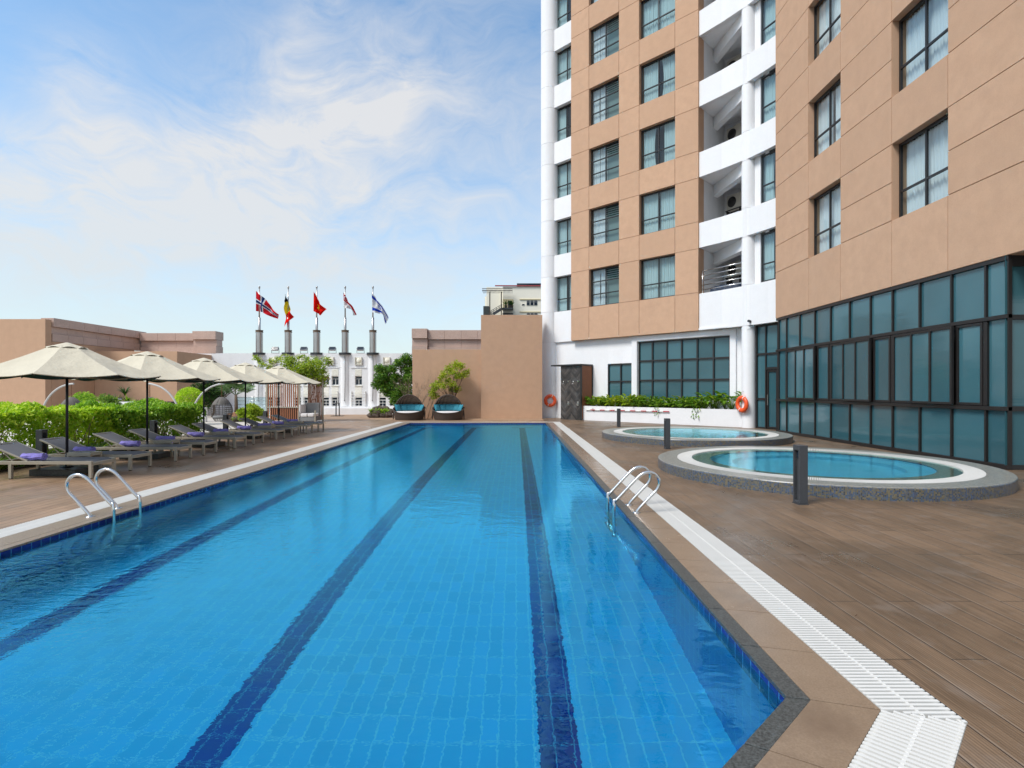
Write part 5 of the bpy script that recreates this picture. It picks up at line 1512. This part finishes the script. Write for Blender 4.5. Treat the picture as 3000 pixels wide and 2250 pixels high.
# dark tree and fan palm beyond the third hanging chair
Y = 33.2
pts = [(600, 1128), (620, 1118), (645, 1122), (668, 1122), (590, 1150), (612, 1145), (635, 1142), (655, 1140), (605, 1168), (628, 1165), (585, 1130), (690, 1125), (712, 1130), (600, 1185), (722, 1118), (640, 1160)]
branch_tree('garden_tree', 'dark green bushy tree in the corner beside the white wall', 'tree', (-18.3, Y, 0), cl(pts, Y), [random.uniform(.38, .52) for _ in pts], 5200, M['leaf_dark'], .15, .08, (-18.2, Y, .7), .45)
def fan_palm(loc, h, label):
    t = thing('fan_palm', label, 'palm', loc)
    g = MB(); g.tube([(0, 0, 0), (.03, 0, h * .35), (0, 0, h * .62)], [.10, .085, .07], 8); g.build('trunk', M['bark'], t)
    for k in range(13):
        a = 2 * PI * k / 13 + random.uniform(-.2, .2); tilt = random.uniform(.15, 1.25)
        d = Vector((math.cos(a) * math.sin(tilt), math.sin(a) * math.sin(tilt), math.cos(tilt)))
        p0 = Vector((0, 0, h * .60)); L = random.uniform(.45, .7); p1 = p0 + d * L
        g = MB(); g.tube([p0, p0.lerp(p1, .5) + Vector((0, 0, .04)), p1], .012, 5)
        s = d.cross(Vector((0, 0, 1))).normalized(); up_ = s.cross(d)
        nseg = 20; Rf = random.uniform(.46, .6)
        for j in range(nseg):
            b0 = -1.9 + 3.8 * j / nseg; bm = b0 + 1.9 / nseg; b1 = b0 + 3.4 / nseg
            def dirn(bb): return (d * math.cos(bb) + s * math.sin(bb))
            tip = p1 + dirn(bm) * Rf * (.85 + .15 * math.cos(bm)) - Vector((0, 0, .10))
            q0 = p1 + dirn(b0) * Rf * .55 + up_ * .012; q1 = p1 + dirn(b1) * Rf * .55 - up_ * .012
            g.add([p1, q0, tip, q1], [(0, 1, 2, 3)])
        g.build('frond', M['leaf_palm'], t)
    return t
fan_palm((-14.9, 29.3, .25), 1.85, 'fan palm with grey-green fronds growing from the red rocks')
for (px, dy, r) in [(672, 0, .34), (690, .1, .42), (712, 0, .34), (700, -.4, .26), (680, -.4, .28), (728, .1, .28)]:
    p = at(px, 0, 28.9); rock((p.x, 28.9 + dy, 0), r, M['rock_r'] if px in (672, 690, 680) else M['rock'], 'reddish brown rock around the foot of the fan palm', 'rocks under the fan palm')
for px in (680, 700, 722, 735): p = at(px, 0, 28.2); strap_thing('rockery_plant', 'short green strap plant at the foot of the palm rocks', (p.x, 28.3, .02), 22, .42, .05, M['leaf_strap'], 'plants under the fan palm')

# white stepped planters with herb signs
pln = thing('garden_planter', 'white stepped garden planter along the tan wall corner', 'planter', (-19.5, 27.2, 0))
g = MB(); g.box(-21.4, -18.8, 27.0, 27.25, 0, 1.06); g.box(-18.8, -18.1, 27.0, 27.25, 0, .74); g.box(-18.8, -18.55, 27.25, 29, 0, 1.06); g.box(-18.1, -16.9, 27.0, 27.25, 0, .50); g.box(-17.0, -15.9, 28.2, 28.4, 0, .74)
g.build('planter_box', M['white'], pln, world=True, bevel=.01)
g = MB(); g.box(-21.4, -18.82, 27.26, 32, .5, .98); g.box(-18.54, -16.9, 27.26, 28.15, .2, .5); g.build('soil', M['soil'], pln, world=True)
o = thing('garden_bench', 'low rounded white seat beyond the hedge beside a hanging chair arm', 'bench', (-15.15, 24.6, 0)); g = MB(); g.lathe([(.0, .98), (.22, .95), (.38, .84), (.46, .6), (.44, .0)], n=32, sx=1.0, sy=.7); g.build('seat', M['white_paint'], o)
for k in range(26):
    x = random.uniform(-21.2, -18.9); strap_thing('fern', 'dark green fern in the white stepped planter', (x, random.uniform(27.5, 28.6), .95), 22, random.uniform(.38, .6) * (1.2 if x < -20 else .55), .055, M['leaf_dark'] if k % 2 else M['leaf_bush'], 'ferns in the white planter', 'fern')
strap_thing('dracaena', 'spiky dark palm-like plant, tallest in the white stepped planter', (-20.3, 28.6, 1.35), 46, .72, .06, M['leaf_dark'], None, 'plant', .75)
for k in range(7): strap_thing('planter_shrub', 'low green leafy plant on the lower planter step', (-18.4 + .22 * k, 27.6, .5), 30, .42, .07, M['leaf_bush'], 'plants on the lower planter steps')
g = MB()
o = thing('potted_plant', 'small white flowering plant in a dark pot by the planter', 'plant', (-19.7, 25.2, .88)); g = MB(); g.box(-.20, .20, -.1, .1, -.12, .02); g.box(-.03, .03, -.03, .03, -.88, -.12); g.build('pot', M['wicker'], o); g = MB(); strap_plant(g, (0, 0, .02), 26, .34, .05, .7); g.build('leaves', M['leaf_strap'], o)

def sign(px, py, w, h, Y, txt, label, z0):
    p = at(px, py, Y); t = thing('plant_sign', label, 'sign', (p.x, p.y, z0), 0, 'black plant name signs')
    g = MB(); zc = p.z - z0; g.box(-w / 2, w / 2, 0, .015, zc - h / 2, zc + h / 2); g.build('sign_board', M['black'], t)
    g = MB(); g.box(-.012, .012, .016, .03, 0, zc + h / 2 - .02); g.build('stake', M['black'], t)
    cu = bpy.data.curves.new('txt', 'FONT'); cu.body = txt; cu.size = h * .62; cu.align_x = 'CENTER'; cu.align_y = 'CENTER'
    ob = bpy.data.objects.new('txt', cu); COL.objects.link(ob); dg = bpy.context.evaluated_depsgraph_get()
    me = bpy.data.meshes.new_from_object(ob.evaluated_get(dg)); bpy.data.objects.remove(ob); me.materials.clear(); me.materials.append(M['white_paint'])
    wd = max(v_.co.x for v_ in me.vertices) - min(v_.co.x for v_ in me.vertices); k = min(1, w * .86 / wd)
    for v_ in me.vertices: v_.co = Vector((v_.co.x * k, -.004, zc + v_.co.y))
    o2 = bpy.data.objects.new('lettering', me); COL.objects.link(o2); o2.parent = t
sign(350.5, 1169, .22, .145, 27.4, 'Chives', 'black sign lettered in white standing at the planter ferns', 1.0)
sign(266, 1170, .20, .15, 27.4, 'Dill', 'black sign half hidden by ferns at the planter end', 1.0)
sign(451, 1174, .16, .15, 27.6, 'Mint', 'black sign lettered in white behind the second hanging chair', .4)
sign(484, 1191, .25, .135, 27.0, 'Ruellia', 'lowest black sign beside the hanging chair arm', .0)

def swing_chair(loc, flip, label, rot=0.0):
    t = thing('hanging_chair', label, 'hanging chair', loc, R(rot), 'hanging egg chairs on white arc stands')
    pts = []
    for k in range(17):
        s = k / 16; a = -.15 + 1.75 * s
        pts.append((flip * (-1.16 + 1.18 * math.sin(a * .98) ** 1.0 if False else flip * 0), 0, 0))
    pts = [(flip * (-1.05), 0, .05), (flip * -1.18, 0, .35), (flip * -1.17, 0, .75), (flip * -1.03, 0, 1.15), (flip * -.78, 0, 1.50), (flip * -.45, 0, 1.75), (flip * -.1, 0, 1.87), (flip * .10, 0, 1.89)]
    out = []
    for i in range(len(pts) - 1):
        p0 = Vector(pts[max(i - 1, 0)]); p1 = Vector(pts[i]); p2 = Vector(pts[i + 1]); p3 = Vector(pts[min(i + 2, len(pts) - 1)])
        for j in range(4):
            s = j / 4; out.append(.5 * ((2 * p1) + (p2 - p0) * s + (2 * p0 - 5 * p1 + 4 * p2 - p3) * s * s + (3 * p1 - p0 - 3 * p2 + p3) * s ** 3))
    out.append(Vector(pts[-1]))
    g = MB(); g.tube(out, .036, 12); g.tube([(flip * -1.1, -.55, .04), (flip * -1.1, .55, .04)], .04, 10); g.tube([(flip * -1.1, 0, .04), (flip * .35, 0, .04)], .04, 10); g.tube([(flip * .35, -.5, .04), (flip * .35, .5, .04)], .04, 10); g.build('arc_stand', M['stand'], t)
    g = MB()
    for k in range(12): g.grid(lambda u, v: ((.016 + .007 * math.cos(2 * PI * v)) * math.cos(2 * PI * u) if k % 2 else .007 * math.sin(2 * PI * v), .007 * math.sin(2 * PI * v) if k % 2 else (.016 + .007 * math.cos(2 * PI * v)) * math.cos(2 * PI * u), 1.86 - .041 * k + (.026 + .007 * math.cos(2 * PI * v)) * math.sin(2 * PI * u) * .9 - .03), 10, 5)
    g.build('chain', M['chain'], t)
    g = MB()
    def shell(th, s):     # egg with an opening to the front (-y)
        z = .38 + .98 * s; r = .40 * math.sin(PI * min(1, .12 + s * .86)) ** .62
        return Vector((r * math.cos(th), r * .9 * math.sin(th), z))
    for k in range(15):
        th = R(-48) + R(276) * k / 14
        g.tube([shell(th, .02 + .97 * j / 14) for j in range(15)], .011, 5)
    for j in range(13):
        s = .03 + .93 * j / 12
        if s < .25 or s > .82: rng = (R(-90), R(270))
        else: rng = (R(-48), R(228))
        g.tube([shell(rng[0] + (rng[1] - rng[0]) * q / 26, s) for q in range(27)], .009, 5)
    for j in range(28):
        s = .70 + .29 * j / 27; g.tube([shell(R(-90) + 2 * PI * q / 22, s) for q in range(23)], .010, 4)
    g.build('basket', M['cane'], t)
    g = MB(); g.lathe([(0, .50), (.30, .50), (.36, .56), (.34, .62), (.0, .64)], n=24, sy=.9); g.build('seat_cushion', M['grey_cushion'], t)
    return t
swing_chair((-17.75, 22.0, 0), 1, 'hanging egg chair behind the hedge beside the tall tan wall', 0)
swing_chair((-14.62, 22.0, 0), -1, 'hanging egg chair behind the hedge in front of the white steps', 0)
swing_chair((-11.75, 22.0, 0), 1, 'hanging egg chair standing on open paving beside the bollard light', 0)

# ------------------------------------------------------------------ cabana with sofa
cb = thing('slatted_cabana', 'wooden slatted cabana screen with metal posts overgrown by a vine', 'cabana', (-11.5, 28.2, 0))
x0, x1, x2 = at(782, 0, 27.9).x, at(877, 0, 27.9).x, at(936, 0, 28.4).x
yA, yB = 27.9, 28.9
g = MB()
for (x, y) in ((x0, yA), (x1, yA), (x2, yB), (x0, yB + 1.2)): g.box(x - .035, x + .035, y - .035, y + .035, 0, 2.26)
cb_p = g.build('post', M['beige_metal'], cb, world=True)
g = MB(); n_ = 15
for k in range(n_): xx = x0 + .08 + (x1 - x0 - .16) * k / (n_ - 1); g.box(xx - .026, xx + .026, yA - .02, yA + .02, .08, 2.2)
g.build('slat_screen', M['wood'], cb, world=True)
g = MB(); n_ = 12
for k in range(n_): xx = x1 + .08 + (x2 - x1 - .10) * k / (n_ - 1); g.box(xx - .022, xx + .022, yB - .02, yB + .02, .08, 2.22)
g.build('slat_screen', M['wood'], cb, world=True)
g = MB(); g.box(x0, x1, yA - .05, yA - .022, .74, .79); g.box(x0, x1, yA - .04, yA + .04, 2.2, 2.26); g.box(x1, x2, yB - .04, yB + .04, 2.222, 2.28); g.box(x0 - .03, x0 + .03, yA + .04, yB + 1.1, 2.2, 2.26); g.box(x2 - .03, x2 + .03, yB + .04, yB + 1.1, 2.21, 2.27)
g.build('rail', M['beige_metal'], cb, world=True)
g = MB()
for k in range(12): xx = x0 + .1 + (x2 - x0 - .2) * k / 11; g.box(xx - .025, xx + .025, yB + .05 if xx > x1 else yA + .05, yB + 1.2, 2.285, 2.34)
g.build('roof_slats', M['wood'], cb, world=True)
sf = thing('sofa', 'grey upholstered garden sofa with pale seat cushions inside the cabana', 'sofa', ((x1 + x2) / 2, 28.3, 0))
g = MB(); g.box(x1 + .04, x2 - .0, 27.75, 28.62, .08, .28); g.build('sofa_frame', M['grey_cushion'], sf, world=True, bevel=.02)
for a, c in ((x1 + .13, (x1 + x2) / 2 + .04), ((x1 + x2) / 2 + .06, x2 - .04)): g = MB(); g.box(a, c, 27.72, 28.44, .285, .46); g.build('seat_cushion', M['cushion'], sf, world=True, bevel=.05, bseg=3)
g = MB(); g.box(x1 + .14, x2 - .02, 28.46, 28.64, .30, .98); g.build('backrest', M['grey_cushion'], sf, world=True, bevel=.04, bseg=3)
g = MB(); g.box(x1 + .04, x1 + .115, 27.75, 28.62, .285, .90); g.build('armrest', M['cushion'], sf, world=True, bevel=.025)
g = MB(); g.box(x2 - .01, x2 + .05, 27.7, 27.75, 0, .62); g.box(x1 + .0, x1 + .04, 27.7, 27.75, 0, .60); g.build('leg', M['beige_metal'], sf, world=True)
s2 = thing('wicker_sofa', 'dark wicker sofa seen from behind through the cabana slats', 'sofa', ((x0 + x1) / 2, 28.4, 0))
g = MB(); g.box(x0 + .1, x1 - .1, 28.05, 28.15, .1, .74); g.box(x0 + .1, x1 - .1, 28.16, 28.95, .1, .40); g.build('backrest', M['wicker'], s2, world=True, bevel=.02)

# vine over the cabana
Yv = 28.7
pts = [(770, 1068), (795, 1058), (815, 1052), (838, 1056), (860, 1050), (880, 1045), (900, 1052), (920, 1060), (845, 1070), (870, 1072), (895, 1072), (915, 1078), (935, 1070), (850, 1085), (875, 1088), (900, 1090), (925, 1092), (940, 1100), (955, 1052), (965, 1062), (760, 1056), (790, 1075), (885, 1100), (910, 1104), (942, 1118), (750, 1048), (948, 1085)]
vn = thing('climbing_vine', 'yellow-green climbing vine spilling over the cabana roof', 'vine', (-11.3, Yv, 2.3))
ctr = cl(pts, Yv); rr = [(.20 if (px < 800 or px > 945 or py < 1055) else .36) for px, py in pts]
P, out = clump_points(ctr, [r_ * 1.15 for r_ in rr], 6200, .0); g = MB(); g.np_quads(leaf_quads(P, .11, .5, .1, out * .5, .4, .15)); g.build('foliage', M['leaf_vine'], vn, world=True)
g = MB()
for c_ in ctr:
    b_ = Vector((random.uniform(x0 + .5, x2 - .2), 28.9, 2.35)); m_ = b_.lerp(Vector(c_), .5) + Vector((0, 0, .12)); g.tube([b_, m_, c_], [.018, .012, .006], 5)
for px, py in ((985, 1072), (1002, 1078), (745, 1052), (990, 1065)): e_ = at(px, py, Yv); b_ = Vector((-10.4, 28.9, 2.5)) if px > 900 else Vector((-12.2, 28.9, 2.5)); g.tube([b_, b_.lerp(e_, .55) + Vector((0, 0, .28)), e_], [.014, .009, .004], 5)
for k in range(14):
    xx = random.uniform(x1 + .1, x2); g.tube([(xx, 28.96, 2.3), (xx + random.uniform(-.1, .1), 28.98, 1.5), (xx + random.uniform(-.15, .15), 28.97, random.uniform(.5, 1.2))], .008, 5)
g.build('stem', M['bark'], vn, world=True)

# lantern frame by the white wall
t = thing('lantern_frame', 'dark open metal lantern frame on a flat plate by the white wall', 'lantern', (-11.2, 34.6, 0))
g = MB(); g.box(-.12, -.08, -.06, .06, .03, .80); g.box(.08, .12, -.06, .06, .03, .80); g.box(-.119, .119, -.06, .06, .80, .84); g.build('frame', M['bollard'], t, bevel=.004)
g = MB(); g.box(-.36, .36, -.25, .25, 0, .03); g.build('base_plate', M['black'], t)

# glass balustrade in the gap behind the palm
t = thing('glass_balustrade', 'glass balustrade with thin rails between the dark tree and white wall', 'balustrade', (-16.3, 34.5, 0))
g = MB()
for k in range(5): g.tube([(-17.6, 34.5, .3 + .22 * k), (-15.2, 34.5, .3 + .22 * k)], .014, 6)
for xx in (-17.6, -16.4, -15.2): g.box(xx - .02, xx + .02, 34.48, 34.52, 0, 1.25)
g.build('rail', M['steel'], t, world=True)
g = MB(); g.box(-17.55, -15.25, 34.56, 34.57, .1, 1.2); g.build('glass', M['glass'], t, world=True)

# ------------------------------------------------------------------ planter plants under the hotel windows
def leafy(n, h, w, spread, drop=0, seed=0):
    rn = random.Random(seed); g = MB()
    for _ in range(n):
        a = rn.uniform(0, 2 * PI); ln = rn.uniform(.1, spread); hh = h * rn.uniform(.35, 1.0)
        c_ = Vector((ln * math.cos(a), ln * math.sin(a) * .7, hh)); L = w * rn.uniform(.7, 1.25)
        d = Vector((math.cos(a), math.sin(a), rn.uniform(-.2, 1.1))).normalized(); s = d.cross(Vector((0, 0, 1))).normalized(); u_ = s.cross(d)
        W_ = L * rn.uniform(.26, .40)
        P = [c_, c_ + d * L * .4 + s * W_ / 2 + u_ * .02, c_ + d * L * .75 + s * W_ * .35 - u_ * .01, c_ + d * L - u_ * L * .22, c_ + d * L * .75 - s * W_ * .35 - u_ * .01, c_ + d * L * .4 - s * W_ / 2 + u_ * .02, c_ + d * L * .5 - u_ * .02]
        g.add(P, [(0, 1, 6), (1, 2, 6), (2, 3, 6), (3, 4, 6), (4, 5, 6), (5, 0, 6)])
        g.tube([(0, 0, 0), (c_.x * .5, c_.y * .5, hh * .6), c_], .006, 4)
    for _ in range(drop):
        a = rn.uniform(-PI, 0); x = rn.uniform(-.2, .2); y = -.22
        for q in range(8): 
            c_ = Vector((x + rn.uniform(-.05, .05), y - .03, .12 - .05 * q)); d = Vector((rn.uniform(-1, 1), -.6, rn.uniform(-1, .2))).normalized(); s = d.cross(Vector((0, 0, 1))).normalized()
            g.add([c_, c_ + d * .06 + s * .02, c_ + d * .12, c_ + d * .06 - s * .02], [(0, 1, 2, 3)])
    return g
protos = {}
nP = 27
for k in range(nP):
    u = .35 + (LP - .6) * k / (nP - 1) + random.uniform(-.08, .08); f_ = k / nP
    kind = 0 if f_ < .36 else (1 if f_ < .72 else 2)
    if kind == 2 and k % 2 and k > 23: continue
    lab = ('lime green leafy plant at the shower end of the white planter', 'trailing dark green plant in the middle of the white planter', 'upright broad leaved plant at the glass door end of the planter')[kind]
    p = FP.pt(u, -.40 - random.uniform(-.08, .25), .70)
    o = thing('planter_plant', lab, 'plant', p, random.uniform(-.4, .4) + FP.u.to_2d().angle_signed(Vector((1, 0))), 'leafy plants in the long white planter')
    sc = random.uniform(1.1, 1.55); o.scale = (sc, sc, sc)
    key = (kind, k % 3)
    if key not in protos:
        g = leafy((46, 58, 26)[kind], (.42, .36, .46)[kind], (.22, .18, .30)[kind], (.30, .34, .26)[kind], (0, 2 if k % 3 == 1 else 0, 0)[kind], hash(key) % 1000)
        protos[key] = g.build('leaves', (M['leaf_lime'] if kind == 0 and k % 3 else M['leaf_planter']), o)
    else:
        c = protos[key].copy(); COL.objects.link(c); c.parent = o
for u, h in ((2.75, .62), (5.4, .62)):
    p = FP.pt(u, -.4, .7); o = thing('heliconia', 'orange heliconia bloom standing above the planter leaves, %s' % ('before the small grid window' if u < 4 else 'before the large grid window'), 'flower', p)
    g = MB(); g.tube([(0, 0, 0), (.02, 0, h - .1)], .008, 5); g.build('stem', M['leaf_planter'], o)
    g = MB()
    for k in range(6): a = PI * k / 5; g.tube([(.02, 0, h - .12 + .015 * k), (.02 + .09 * math.cos(a), -.02, h - .03 + .03 * math.sin(a) + .01 * k)], [.016, .002], 6)
    g.build('bloom', M['flower'], o)

# ------------------------------------------------------------------ cream building far behind
Yb = 70.0; k_ = 1 / 9.617
def fx(px): return (1390 + px * k_ - CX) * Yb / F
def fz(py): return H - (810 + py * k_ - CY) * Yb / F
fb = thing('apartment_building', 'distant cream apartment block with stair and roof pergola above the tan wall', 'building', (2, 74, -12))
def bp_(name, g, m): return g.build(name, m, fb, world=True)
g = MB(); g.box(fx(800), 12, Yb, Yb + 10, -12, fz(285)); g.box(fx(325), fx(800), Yb + 1.2, Yb + 10, -12, fz(250)); g.box(fx(275), fx(325), Yb + 1.6, Yb + 9, -12, fz(500)); bp_('wall', g, M['cream'])
g = MB(); g.box(fx(580), 12, Yb - .15, Yb - .01, fz(280), fz(250)); bp_('roof_trim', g, M['red_trim'])
g = MB(); g.box(fx(1195), 12, Yb + .3, Yb + 6, fz(284), fz(180)); bp_('roof_plant', g, M['dark_glass'])
for py in (640, 993):
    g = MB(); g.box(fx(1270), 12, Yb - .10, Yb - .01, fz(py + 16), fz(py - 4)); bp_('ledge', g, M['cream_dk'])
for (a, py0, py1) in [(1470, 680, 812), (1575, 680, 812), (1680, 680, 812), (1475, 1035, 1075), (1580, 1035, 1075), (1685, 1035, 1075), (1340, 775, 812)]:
    w_ = 88 if a > 1400 else 70
    g = MB(); g.box(fx(a - 4), fx(a + w_ + 4), Yb - .04, Yb - .005, fz(py1 + 4), fz(py0 - 4)); o = bp_('window', g, M['white_paint'])
    p = MB(); p.box(fx(a + 2), fx(a + w_ - 2), Yb - .06, Yb - .045, fz(py1), fz(py0 + (py1 - py0) * .32)); p.box(fx(a + 2), fx(a + w_ - 2), Yb - .06, Yb - .045, fz(py0 + (py1 - py0) * .24), fz(py0)); p.build('glass', M['dark_glass'], o)
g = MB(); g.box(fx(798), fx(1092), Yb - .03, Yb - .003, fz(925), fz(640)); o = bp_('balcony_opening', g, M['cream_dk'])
g = MB(); g.box(fx(945), fx(1045), Yb - .06, Yb - .035, fz(920), fz(680)); bp_('window', g, M['dark_glass'])
g = MB(); g.box(fx(780), fx(1095), Yb - 1.4, Yb - .05, fz(960), fz(925)); bp_('landing', g, M['bollard'])
g = MB(); g.box(fx(790), fx(1095), Yb - .04, Yb - .004, fz(1075), fz(1030)); bp_('shutter', g, M['bollard'])
g = MB(); g.beam((fx(780), Yb - 1.3, fz(950)), (fx(540), Yb - 1.3, fz(1100)), .25, .32)
for q in range(2): g.beam((fx(780), Yb - 1.35, fz(830 + 45 * q)), (fx(470), Yb - 1.35, fz(1015 + 45 * q)), .05, .05)
for q in range(5): xx = 480 + 75 * q; g.beam((fx(xx), Yb - 1.35, fz(1012 - (xx - 470) * .6)), (fx(xx), Yb - 1.35, fz(1120 - (xx - 470) * .6)), .05, .05)
bp_('stair', g, M['bollard'])
g = MB(); 
for px in (450, 767): g.box(fx(px - 14), fx(px + 14), Yb - 1.7, Yb - 1.5, -12, fz(495))
g.box(fx(250), fx(1075), Yb - 2.6, Yb - 2.5, fz(450), fz(438)); g.box(fx(250), fx(1075), Yb - 2.6, Yb - 2.5, fz(505), fz(492))
for q in range(24): xx = 255 + 35 * q; g.box(fx(xx), fx(xx + 8), Yb - 2.6, Yb - .2, fz(485), fz(470))
bp_('pergola', g, M['wicker'])
g = MB(); g.box(fx(262), fx(420), Yb - 1.0, Yb + 1.0, fz(1100), fz(868)); bp_('roof_tank', g, M['dark_room'])
for px in (888, 1000, 1062):
    o = thing('balcony_plant', 'small potted plant on the distant cream building landing', 'plant', (fx(px), Yb - .9, fz(922)), 0, 'potted plants on the distant landing')
    g = MB(); g.lathe([(.13, 0), (.18, .34)], n=12); g.build('pot', M['wicker'], o); g = MB(); strap_plant(g, (0, 0, .3), 22, .9, .16, .6); g.build('leaves', M['leaf_dark'], o)
